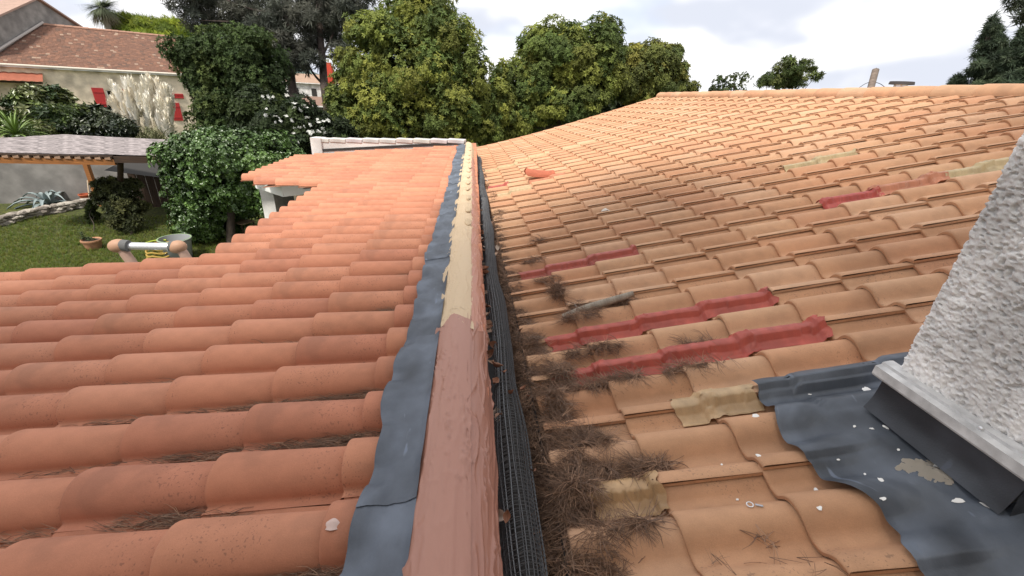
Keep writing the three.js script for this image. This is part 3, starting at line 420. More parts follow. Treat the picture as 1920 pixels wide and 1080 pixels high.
  for (let k = 0; k < 64; k++) { const z = -.75 - Math.pow(R(), 1.2) * 6.6, left = R() < .75, x = left ? .090 + R() * .022 : GX(z) + .05 + R() * .05; leaf(v3(x, GY(z) + (left ? .03 + R() * .05 : .05 + R() * .03), z), (left ? .55 : .35) + R() * .5 - z * .06, left ? 'dry curled leaf wedged between the taped wall top and the mesh roll' : 'dry curled leaf lying on the right edge of the mesh roll'); }
  for (const [px, py, s] of [[922, 665, 1.5], [930, 690, 1.3], [912, 640, 1.2], [960, 738, 1.1], [945, 700, 1.0], [950, 968, .9], [935, 780, .9], [990, 745, .8]]) leaf(onPlane(px, py, v3(0, GY(-1.2) + .095, 0), v3(0, 1, 0)), s * .62, 'big brown curled leaf lying on the near part of the mesh roll');
  // the grey branch stump in the needles
  const bA = onTiles(...rInv(1055, 588), .02), bB = onTiles(...rInv(1190, 560), .045), br = thing('branch', null, 'grey weathered piece of branch lying in the needles on the right roof', 'branch');
  const bd = bB.clone().sub(bA); mesh('wood', limb([bA, bA.clone().addScaledVector(bd, .35).add(v3(0, .012, 0)), bA.clone().addScaledVector(bd, .7).add(v3(0, .006, 0)), bB], .026, .016, 12), std(L3(.66, .61, .55), { map: woodMap, bumpMap: rep(grainBump, 4), bumpScale: .004 }), br);
  mesh('twig', limb([bA.clone().addScaledVector(bd, .15), bA.clone().addScaledVector(bd, .2).add(v3(-.01, .04, .01)), bA.clone().addScaledVector(bd, .22).add(v3(-.03, .055, .0))], .006, .002), std(L3(.34, .3, .27)), br);
  // pale leaf or feather on the tiles, and the loose clip on the left roof
  const o1 = mesh('pale_feather', lf[1], std(L3(.7, .66, .6), { side: THREE.DoubleSide })); o1.position.copy(onTiles(...rInv(1135, 392), .01)); o1.scale.setScalar(1.6); tag(o1, 'pale scrap lying alone on the middle of the right roof', 'scrap');
  const cg = sheet(8, 6, (a, b) => v3((a - .5) * .034, .004 * Math.sin(a * 3.1) + .004 + .003 * Math.sin(b * 5), (b - .5) * .034 * (.6 + .4 * Math.sin(a * 3.1)))), o2 = mesh('clear_plastic_scrap', cg, std(L3(.55, .40, .35), { roughness: .2 })); o2.position.copy(ls(-.08, -.1).addScaledVector(LN, LLIFT * .9 + LHOFF + .074)); tag(o2, 'small glossy scrap on a left roof tile against the lead flashing', 'scrap');
}
// ================================================================ GROUND, HILLS
{
  const gm = tex(1024, (x, y) => { const a = fbm(x * 9, y * 9, 2, 5, 9), b = fbm(x * 90, y * 90, 6, 3, 90), c = hash(Math.floor(x * 1024), Math.floor(y * 1024), 7); const v = .55 + (b - .5) * .6 + (c - .5) * .3; return [v * mix(.42, .56, a), v * mix(.47, .55, a), v * .20]; });
  const g = new THREE.PlaneGeometry(1600, 1600, 1, 1); g.rotateX(-Math.PI / 2); const uv = g.attributes.uv; for (let k = 0; k < uv.count; k++) uv.setXY(k, uv.getX(k) * 400, uv.getY(k) * 400);
  tag(mesh('lawn', g, std(L3(.90, .98, .70), { map: gm, bumpMap: rep(grainBump, 1), bumpScale: .03, roughness: .95 })), 'mown green lawn of the garden below the roof', 'lawn', null, 'structure');
  const R = rng(4), l = [], tg = mergeGeometries([0, 1, 2, 3, 4].map(k => sheet(2, 1, (a, b) => { const w = k * 1.3, d = a * a * .03; return v3(Math.cos(w) * d + (b - .5) * .008 * (1 - a), a * .06, Math.sin(w) * d); })));
  for (let k = 0; k < 14000; k++) { const p = ground(-60 + R() * 560, 405 + R() * 110), s = .6 + R(); l.push({ m: new THREE.Matrix4().compose(p, new THREE.Quaternion().setFromEuler(new THREE.Euler(0, R() * 6, 0)), v3(s, s, s)), c: L3(.15 + R() * .08, .19 + R() * .08, .045) }); }
  const gr = instances('grass', tg, leafDull, l); tag(gr, 'short grass blades of the lawn', 'grass', null, 'stuff');
  const hs = at(590, 118, 900); const hg = sheet(60, 6, (s, t) => { const x = mix(-900, 500, s), h = (22 + 34 * fbm(s * 7, 2)) * (1 - step(.58, .70, s)) - 8; return v3(hs.x + x, mix(-20, h, Math.sin(t * Math.PI / 2)), hs.z - t * 160); }); tag(mesh('hills', hg, std(L3(.055, .085, .07))), 'wooded hills far off', 'hills', null, 'structure');
}
// ================================================================ TREES AND PLANTS
function leafCluster(n, len, wid, spread, droop, seed) { const R = rng(seed), l = []; for (let k = 0; k < n; k++) { const g = sheet(2, 2, (a, b) => { const w = Math.sin(Math.PI * Math.min(1, a * .94 + .06)) * wid * (b - .5), y = Math.abs(b - .5) * wid * .35 - a * a * droop * len; return v3(a * len, y, w); }); g.rotateX((R() - .5) * 1.2); g.rotateZ((R() - .3) * spread); g.rotateY(k / n * 6.283 + R()); l.push(g); } return mergeGeometries(l); }
const broad = leafCluster(7, .20, .085, 1.1, .25, 1), small = leafCluster(9, .10, .05, 1.3, .2, 2), narrow = leafCluster(12, .20, .022, 1.5, .1, 3), ivy = leafCluster(6, .12, .095, 1.0, .35, 4), feather = leafCluster(14, .16, .03, .9, .2, 5);
// blobs are the clumps of the crown as they are seen: [px, py, rx, ry] at a depth in metres
function tree(name, label, category, o) {
  const { blobs, depth, geo, mat = leafDull, n, cols, seed, size = 1, sub = .36, subs = 16, trunk, trunkR = .12, bark = M.bark, fill = .22, flatY = 1, group, dz = 1, upBias = .5 } = o, R = rng(seed), list = [], q = new THREE.Quaternion(), up = v3(0, 1, 0);
  const B = blobs.map(([x, y, rx, ry, d = depth]) => ({ c: at(x, y, d + (R() - .5) * depth * .06 * dz), rx: rx * d / F, ry: ry * d / F })), area = B.map(b => b.rx * b.ry), sum = area.reduce((a, b) => a + b);
  const t = thing(name, null, label, category, group);
  B.forEach((b, bi) => {
    const m = Math.round(n * area[bi] / sum), centres = [];
    for (let k = 0; k < subs; k++) { const u = R() * 2 - 1, w = R() * 6.283, s = Math.sqrt(1 - u * u), d = v3(s * Math.cos(w), u, s * Math.sin(w)), rr = .62 + R() * .36, cc = cols[Math.floor(R() * cols.length)], br = .7 + R() * .6; centres.push({ p: v3(b.c.x + d.x * b.rx * rr, b.c.y + d.y * b.ry * rr, b.c.z + d.z * (b.rx + b.ry) / 2 * rr), d, c: L3(cc[0] * br, cc[1] * br, cc[2] * br) }); }
    for (let k = 0; k < m; k++) {
      let p, d, c; const inner = R() < fill;
      if (inner) { const u = R() * 2 - 1, w = R() * 6.283, s = Math.sqrt(1 - u * u), r = .75 * Math.cbrt(R()); d = v3(s * Math.cos(w), u, s * Math.sin(w)); p = v3(b.c.x + d.x * b.rx * r, b.c.y + d.y * b.ry * r, b.c.z + d.z * b.rx * r); const cc = cols[Math.floor(R() * cols.length)], br = .7 + R() * .6; c = L3(cc[0] * br, cc[1] * br, cc[2] * br); }
      else { const e = centres[Math.floor(R() * subs)]; const u = R() * 2 - 1, w = R() * 6.283, s = Math.sqrt(1 - u * u), rad = sub * (.55 + .5 * R()); d = v3(s * Math.cos(w), u, s * Math.sin(w)); p = v3(e.p.x + d.x * b.rx * rad, e.p.y + d.y * b.ry * rad * flatY, e.p.z + d.z * b.rx * rad); d.add(e.d); const j = .75 + R() * .5; c = L3(e.c.r * j, e.c.g * j, e.c.b * j); }
      d.addScaledVector(up, upBias).add(v3(R() - .5, R() - .5, R() - .5)).normalize(); q.setFromUnitVectors(up, d).multiply(new THREE.Quaternion().setFromAxisAngle(up, R() * 6.283));
      const s = size * (.65 + R() * .7); list.push({ m: new THREE.Matrix4().compose(p, q, v3(s, s, s)), c });
    }
  });
  stuff(instances('crown', geo, mat, list, t));
  if (trunk) { const foot = trunk.foot ?? ground(trunk.px, trunk.py, 0), topP = B[0].c.clone(), gs = [limb([foot, foot.clone().lerp(topP, .3).add(v3((R() - .5) * .3, 0, 0)), foot.clone().lerp(topP, .65).add(v3((R() - .5) * .4, 0, 0)), topP], trunkR, trunkR * .35, 9)]; mesh('trunk', join(gs), bark, t); const fork = foot.clone().lerp(topP, .5), ls_ = B.slice(1).map(b => limb([fork, fork.clone().lerp(b.c, .5).add(v3(0, .1, 0)), b.c], trunkR * .42, trunkR * .1, 6)); if (ls_.length) mesh('limbs', join(ls_), bark, t); }
  return t;
}
const below = (px, py, d) => { const p = at(px, py, d); p.y = 0; return { foot: p }; };
const OLIVE = [[0.115, 0.164, 0.04], [0.175, 0.216, 0.05], [0.246, 0.267, 0.055], [0.284, 0.296, 0.059], [0.142, 0.186, 0.045], [0.207, 0.241, 0.051]];
tree('broadleaf_tree', 'tall olive green broadleaf tree left of centre behind the white parapet', 'tree', { depth: 17, geo: broad, n: 24000, cols: OLIVE, seed: 101, size: .62, subs: 36, sub: .28, blobs: [[770, 120, 95, 90], [770, 40, 80, 60], [840, 120, 75, 85], [700, 125, 72, 60], [658, 165, 36, 45], [745, 215, 105, 60], [850, 215, 80, 60], [805, 10, 60, 40], [690, 62, 50, 34], [885, 165, 38, 70], [680, 245, 60, 45], [905, 235, 40, 45], [640, 215, 30, 50]], trunk: below(775, 200, 17), trunkR: .2 });
tree('broadleaf_tree', 'wide rounded olive tree right of the taped wall top, above the roof edge', 'tree', { depth: 18, geo: broad, n: 21000, cols: OLIVE, seed: 102, size: .62, subs: 36, sub: .28, blobs: [[1050, 105, 88, 55], [1105, 115, 75, 70], [1000, 150, 62, 65], [970, 215, 62, 50], [1060, 190, 85, 42], [1135, 150, 40, 50], [1010, 90, 40, 35], [930, 245, 45, 45], [1140, 80, 26, 30], [935, 195, 34, 44], [945, 150, 26, 34]], trunk: below(1050, 200, 18), trunkR: .2 });
tree('broadleaf_tree', 'darker rounded tree at the right end of the tree row behind the far roof edge', 'tree', { depth: 19, geo: broad, n: 12000, cols: [[0.117, 0.147, 0.042], [0.169, 0.19, 0.048], [0.273, 0.256, 0.057], [0.208, 0.22, 0.051]], seed: 103, size: .64, subs: 30, sub: .28, blobs: [[1215, 130, 62, 50], [1262, 155, 42, 36], [1180, 140, 34, 45], [1200, 175, 60, 25], [1240, 110, 40, 28]], trunk: below(1215, 190, 19), trunkR: .16 });
tree('evergreen_tree', 'dense dark evergreen tree in front of the farmhouse gable end, behind the ivy hedge', 'tree', { depth: 15.5, geo: small, n: 14000, cols: [[0.063, 0.102, 0.033], [0.086, 0.13, 0.037], [0.121, 0.158, 0.044], [0.075, 0.115, 0.035]], seed: 104, size: 1.0, subs: 22, blobs: [[430, 130, 95, 72], [420, 190, 66, 62], [485, 175, 58, 70], [374, 112, 40, 46], [374, 150, 24, 42], [455, 90, 62, 40], [420, 235, 60, 40], [505, 215, 40, 50]], trunk: below(430, 220, 15.5), trunkR: .18 });
tree('ivy_hedge', 'bushy glossy green ivy covered mound left of the projecting roof corner', 'hedge', { depth: 11.4, geo: ivy, mat: leafGloss, n: 20000, cols: [[0.069, 0.126, 0.031], [0.1, 0.18, 0.041], [0.138, 0.234, 0.054], [0.081, 0.144, 0.034]], seed: 105, size: .62, sub: .3, subs: 40, fill: .3, blobs: [[445, 300, 118, 52], [395, 320, 82, 62], [352, 355, 34, 55], [372, 415, 48, 58], [520, 312, 58, 46], [470, 350, 66, 48], [415, 380, 48, 60], [530, 380, 30, 70, 10.8], [555, 330, 32, 46]], trunk: below(420, 400, 11.4), trunkR: .12 });
{
  const t = tree('flowering_shrub', 'dark shrub with many small white flowers behind the ivy hedge', 'shrub', { depth: 14.5, geo: broad, n: 3800, cols: [[.022, .038, .013], [.035, .055, .017], [.05, .075, .02]], seed: 106, size: .85, subs: 18, blobs: [[520, 222, 66, 46], [580, 240, 52, 38], [475, 205, 34, 40], [625, 255, 40, 34], [545, 262, 60, 22]], trunk: below(540, 250, 14.5), trunkR: .06 });
  const R = rng(61), l = [], fg = leafCluster(6, .07, .06, .9, .2, 8); for (let k = 0; k < 48; k++) { const a = [[505, 205, 50, 26], [545, 225, 55, 34], [585, 245, 42, 26]][k % 3], p = at(a[0] + (R() - .5) * 2 * a[2], a[1] + (R() - .5) * 2 * a[3], 13.3 + R() * .5), s = .7 + R() * .6; l.push({ m: new THREE.Matrix4().compose(p, new THREE.Quaternion().setFromEuler(new THREE.Euler(R() * 2, R() * 6, R() * 2)), v3(s, s, s)), c: L3(.8, .8, .76) }); }
  stuff(instances('blossoms', fg, leafDull, l, t));
}
const PINE = [[0.069, 0.08, 0.06], [0.1, 0.11, 0.084], [0.144, 0.15, 0.118], [0.094, 0.094, 0.072]];
function pine(label, blobs, trunkPts, r, seed, depth, n) {
  const t = tree('pine_tree', label, 'tree', { depth, geo: narrow, n, cols: PINE, seed, size: 1.45, subs: 15, sub: .30, fill: .06, blobs, dz: 2 });
  const pts = trunkPts.map(([x, y]) => at(x, y, depth)), f = pts[0].clone(); f.y = 0; mesh('trunk', limb([f, ...pts], r, r * .3, 10), M.barkPine, t);
  const R = rng(seed + 1), l = []; blobs.forEach(([x, y], k) => { const a = pts[1 + (k % (pts.length - 1))], b = at(x, y, depth); l.push(limb([a, a.clone().lerp(b, .5).add(v3(0, -.15, .1)), b], r * .28, r * .06, 6)); }); mesh('limbs', join(l), M.barkPine, t);
}
pine('tall dark pine with a leaning grey trunk behind the evergreen tree', [[425, 22, 62, 34], [500, 30, 62, 46], [375, 38, 34, 24], [338, 8, 34, 20], [455, -18, 90, 34], [545, 60, 44, 46], [530, 105, 34, 40], [400, -10, 60, 26], [490, 80, 46, 30], [350, -15, 44, 18]], [[556, 205], [546, 150], [545, 90], [538, 30], [530, -60], [520, -140]], .26, 107, 20, 2500);
pine('tall dark pine with an upright trunk beside the red chimney, right of the other pine', [[590, 25, 60, 44], [640, 22, 44, 34], [625, 65, 34, 26], [580, -15, 80, 36], [665, -5, 42, 26], [570, 105, 30, 24], [640, 95, 22, 18]], [[616, 215], [608, 160], [604, 105], [598, 40], [600, -40], [604, -140]], .25, 108, 20, 1900);
// the storey that rises behind the camera, over the near ends of both roofs
{
  const w = mesh('upper_storey', join([box(9, 5.2, .3, .4, 5.2, 2.1), box(2.2, .12, .5, 2.5, 5.0, 2.0)]), M.cream, rHouse);
}
// the big pine that stands outside the picture and shades the near part of the roofs
{
  const c = v3(0, 3.3, 0), Lg = 13, k = SUN.clone().multiplyScalar(Lg / SUN.y), P = c.clone().add(k), t = thing('pine_tree', null, 'big umbrella pine towering over the near roof tiles', 'tree'), R = rng(71), list = [], q = new THREE.Quaternion(), up = v3(0, 1, 0);
  for (let b = 0; b < 46; b++) { const w = R() * 6.283, big = b < 30, rm = big ? 4.2 : 3.6, r = Math.pow(R(), .62) * rm, bc = v3(P.x + (big ? 3.2 : -3.0) + Math.cos(w) * r, P.y + (R() - .5) * 2.2 + (1 - r / 5.6) * 1.5, P.z + (big ? .5 : 2.1) + Math.sin(w) * r); for (let m = 0; m < 150; m++) { const d = v3(R() - .5, R() - .5, R() - .5).normalize(), p = bc.clone().addScaledVector(d, .4 + R() * .85); q.setFromUnitVectors(up, d); const s = 2.2 + R(); list.push({ m: new THREE.Matrix4().compose(p, q.clone(), v3(s, s, s)), c: L3(.05, .07, .03) }); } }
  stuff(instances('crown', narrow, leafDull, list, t)); mesh('trunk', limb([v3(P.x + 1, 0, P.z + 4), v3(P.x + .6, 6, P.z + 2.5), v3(P.x, P.y - 1, P.z)], .35, .15), M.barkPine, t);
}
tree('umbrella_pine', 'bright yellow green umbrella pine crown showing above the farmhouse roof ridge', 'tree', { depth: 44, geo: narrow, n: 2600, cols: [[.17, .23, .02], [.22, .28, .025], [.27, .31, .03], [.12, .17, .02]], seed: 109, size: 3.2, subs: 22, sub: .3, flatY: .7, blobs: [[285, 55, 70, 24], [245, 46, 36, 18], [330, 66, 44, 20], [290, 78, 60, 16], [370, 85, 30, 16]], trunk: below(290, 90, 44), trunkR: .3 });
tree('garden_shrub', 'broad dark leaved shrub above the carport roof at the left edge', 'shrub', { depth: 17.5, geo: broad, mat: leafGloss, n: 2600, cols: [[.045, .078, .022], [.08, .12, .03], [.13, .17, .045], [.18, .20, .07]], seed: 110, size: 1.05, subs: 18, blobs: [[70, 205, 46, 30], [115, 215, 50, 38], [140, 238, 40, 24], [90, 180, 30, 14], [60, 235, 60, 26]], trunk: below(90, 240, 17.5), trunkR: .06 });
tree('wall_climber', 'dark climbing shrub on the shaded wall behind the agave', 'plant', { depth: 15.6, geo: broad, n: 900, cols: [[.022, .03, .012], [.035, .042, .016], [.05, .045, .022]], seed: 131, size: .85, subs: 14, blobs: [[95, 330, 50, 34], [60, 350, 30, 24], [135, 340, 34, 34], [8, 350, 18, 36], [160, 320, 20, 24]], trunk: below(95, 350, 15.6), trunkR: .05 });
tree('garden_shrub', 'low dark rounded shrub left of the pampas grass under the red shutter', 'shrub', { depth: 17, geo: broad, mat: leafGloss, n: 1300, cols: [[.018, .03, .012], [.03, .045, .015], [.045, .06, .02]], seed: 111, size: .95, subs: 14, blobs: [[200, 232, 36, 26], [180, 245, 36, 18], [228, 240, 30, 20]], trunk: below(200, 245, 17), trunkR: .05 });
tree('garden_tree', 'slender young tree with sparse yellowish leaves on the lawn beside the carport', 'tree', { depth: 12.2, geo: small, n: 1250, cols: [[.05, .06, .02], [.085, .095, .03], [.11, .115, .035]], seed: 112, size: 1.0, subs: 12, sub: .35, fill: .1, blobs: [[225, 350, 34, 18], [240, 385, 28, 24], [210, 370, 26, 20], [235, 415, 26, 22], [200, 345, 18, 10]], trunk: { px: 246, py: 441 }, trunkR: .05 });
tree('climbing_plant', 'thin climbing plant on stakes behind the terracotta pot', 'plant', { depth: 12.6, geo: small, n: 240, cols: [[.06, .085, .02], [.10, .13, .03]], seed: 113, size: .8, subs: 6, blobs: [[176, 385, 10, 12], [174, 405, 8, 14], [172, 425, 6, 10]], trunk: { px: 176, py: 436 }, trunkR: .012 });
tree('small_tree', 'small bushy tree top just behind the ridge, right of the tree row', 'tree', { depth: 26, geo: small, n: 260, cols: [[.07, .10, .034], [.12, .145, .05]], seed: 114, size: 1.0, subs: 10, fill: .1, blobs: [[1348, 156, 13, 16], [1352, 172, 22, 12]], trunk: below(1348, 180, 26), trunkR: .08 });
tree('small_tree', 'spreading twiggy tree top behind the ridge between two other tree tops', 'tree', { depth: 26, geo: small, n: 240, cols: [[.07, .10, .034], [.12, .145, .05]], seed: 115, size: .95, subs: 10, fill: .1, blobs: [[1378, 152, 16, 14], [1398, 145, 16, 8], [1380, 168, 26, 10]], trunk: below(1382, 180, 26), trunkR: .08 });
tree('feathery_tree', 'light green feathery leaved tree top over the ridge in the middle of the sky', 'tree', { depth: 22, geo: feather, n: 640, cols: [[.07, .10, .025], [.11, .14, .035], [.15, .17, .05]], seed: 116, size: 1.25, subs: 12, fill: .12, blobs: [[1465, 142, 34, 20], [1448, 154, 26, 16], [1484, 130, 18, 14], [1492, 152, 22, 14], [1512, 117, 13, 6], [1530, 143, 12, 5], [1476, 111, 12, 5], [1500, 128, 14, 6], [1520, 130, 12, 5]], trunk: below(1470, 170, 22), trunkR: .08 });
function conifer(label, px, topY, botY, hw, depth, seed, extra = 0) { // spiky tiers of drooping boughs
  const blobs = []; for (let k = 0; k < 9; k++) { const s = k / 8, y = mix(topY, botY, s), w = mix(5, hw, Math.pow(s, .8)); blobs.push([px, y, w * .5, (botY - topY) / 13], [px - w * .55, y + 4, w * .42, 6], [px + w * .55, y + 4, w * .42, 6]); }
  tree('conifer_tree', label, 'tree', { depth, geo: narrow, n: 2300 + extra, cols: [[.045, .07, .038], [.065, .095, .05], [.09, .12, .062]], seed, size: 1.0, subs: 9, sub: .4, fill: .15, blobs, trunk: below(px, botY, depth), trunkR: .14, upBias: .9 });
}
conifer('dark blue green conifer with a pointed top over the right end of the ridge', 1862, 36, 165, 62, 17, 117);
conifer('dark conifer cut by the right edge of the picture, behind the pointed one', 1918, 58, 165, 60, 16, 118);
conifer('small conifer tip low over the ridge left of the two dark conifers', 1796, 142, 172, 22, 18, 119, -1700);
tree('pine_bough', 'dark bough of a conifer hanging in at the top right corner', 'tree', { depth: 9, geo: narrow, n: 330, cols: [[.03, .045, .024], [.05, .065, .035]], seed: 120, size: .7, subs: 8, blobs: [[1915, 4, 18, 14], [1935, 20, 26, 24], [1960, -10, 50, 40]], trunk: { foot: at(2250, 300, 9).setY(0) }, trunkR: .1 });
tree('background_trees', 'dark belt of trees behind the garden under the tree row', 'trees', { depth: 26, geo: broad, n: 3000, cols: [[.018, .028, .012], [.03, .042, .016]], seed: 121, size: 1.7, subs: 16, blobs: [[690, 200, 60, 60], [760, 215, 120, 70], [880, 210, 90, 60], [1000, 215, 100, 55], [1110, 185, 90, 45], [1190, 175, 70, 35], [500, 210, 60, 50]] });
// palm behind the farmhouse
{
  const d = 42, c = at(192, 14, d), t = thing('palm_tree', null, 'palm with drooping fronds behind the farmhouse roof', 'tree'), foot = c.clone(); foot.y = 0; mesh('trunk', limb([foot, foot.clone().lerp(c, .5), c], .34, .26), std(L3(.32, .27, .22)), t);
  const R = rng(15), fm = std(L3(.10, .12, .065), { side: THREE.DoubleSide }), fd = std(L3(.16, .13, .08), { side: THREE.DoubleSide });
  for (let k = 0; k < 40; k++) { const w = R() * 6.283, el = 1.1 - k / 40 * 2.4, l = 2.0 + R() * .5, lf = []; for (let s = 0; s < 16; s++) { const a = (s - 7.5) / 8; lf.push(sheet(2, 1, (p, q) => { const r = p * l * (1 - Math.abs(a) * .25), w2 = a * .95; return v3(Math.cos(w2) * r, -p * p * .5 * (1 + Math.abs(a)), Math.sin(w2) * r + (q - .5) * .10 * (1 - p)); })); } const g = mergeGeometries(lf); g.rotateZ(el * .8); g.rotateY(w); g.translate(c.x, c.y, c.z); mesh('frond', g, k > 26 ? fd : fm, t); }
}
// pampas grass
{
  const t = thing('pampas_grass', null, 'big clump of pampas grass with cream plumes in front of the farmhouse wall', 'grass'), R = rng(16), base = at(288, 268, 18), pm = [L3(.90, .85, .73), L3(.85, .78, .64), L3(.93, .89, .80)].map(c => std(c, { side: THREE.DoubleSide }));
  const tuft = [1, 2, 3].map(s => { const rr = rng(s * 7), l = []; for (let k = 0; k < 110; k++) { const h = rr(), w = rr() * 6.283, len = .16 + .1 * rr(), r0 = .072 * Math.sin(Math.PI * (h * .9 + .08)); l.push(sheet(2, 1, (a, b) => v3(Math.cos(w) * (r0 + a * .045) + (b - .5) * .05 * Math.sin(w) * (1 - a * .8), h * .85 + a * len, Math.sin(w) * (r0 + a * .045) - (b - .5) * .05 * Math.cos(w) * (1 - a * .8)))); } return mergeGeometries(l); });
  for (let k = 0; k < 95; k++) { const px = mix(218, 325, R()), py = mix(152, 228, R()) + Math.pow(Math.abs(px - 268) / 55, 2) * 14, p = at(px, py + 26, 17.6 + R() * .9), g = tuft[k % 3]; const o = mesh('plume', g, pm[Math.floor(R() * 3)], t); o.position.copy(p); o.scale.set(1.35, .75 + R() * .25, 1.35); o.rotation.set((R() - .5) * .2, R() * 6, -(px - 270) * .0028 + (R() - .5) * .08); }
  const l = []; for (let k = 0; k < 500; k++) { const w = R() * 6.283, b = base.clone().add(v3((R() - .5) * 1.2, -.6, (R() - .5) * .8)), len = 1.0 + R() * .8, out = .3 + R() * .7; l.push(sheet(4, 1, (a, s) => v3(b.x + Math.cos(w) * a * a * out + (s - .5) * .02, b.y + a * len - a * a * a * .5, b.z + Math.sin(w) * a * a * out))); } stuff(mesh('leaf_tuft', mergeGeometries(l), std(L3(.19, .20, .10), { side: THREE.DoubleSide }), t));
  const st = []; for (let k = 0; k < 40; k++) { const b = base.clone().add(v3((R() - .5) * .8, -.5, (R() - .5) * .5)); st.push(bar(b, at(mix(225, 320, R()), 225, 18), .008, .005, 4)); } mesh('stems', join(st), std(L3(.4, .34, .2)), t);
}
function spiky(name, label, category, p, n, len, wid, c, seed, curl = .4, el0 = .2) { const t = thing(name, p, label, category), R = rng(seed), m = std(c, { side: THREE.DoubleSide, roughness: .5 }); for (let k = 0; k < n; k++) { const w = k * 2.4 + R(), el = mix(1.45, el0, k / n), l = len * (.75 + R() * .4); const g = sheet(7, 2, (a, b) => { const x = (a * Math.cos(el) + a * a * curl * .3) * l, y = (a * Math.sin(el) - Math.pow(a, 3) * curl) * l, ww = wid * Math.sin(Math.PI * Math.pow(a * .9 + .08, .7)) * (b - .5); return v3(x, y + Math.abs(b - .5) * wid * .5, ww); }); g.rotateY(w); mesh('leaf', g, m, t); } return t; }
spiky('yucca', 'spiky bright green yucca at the left edge above the carport roof', 'plant', at(30, 252, 15.2), 60, 1.2, .06, L3(.16, .24, .05), 17, .25, -.1);
spiky('agave', 'large blue grey agave with bent leaves behind the stone border', 'plant', ground(92, 385), 20, 1.05, .15, L3(.24, .29, .29), 18, .75, .05);
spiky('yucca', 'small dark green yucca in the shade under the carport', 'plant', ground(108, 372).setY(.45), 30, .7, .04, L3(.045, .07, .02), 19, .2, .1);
const farmCream = plaster(0.90, 0.76, 0.57);
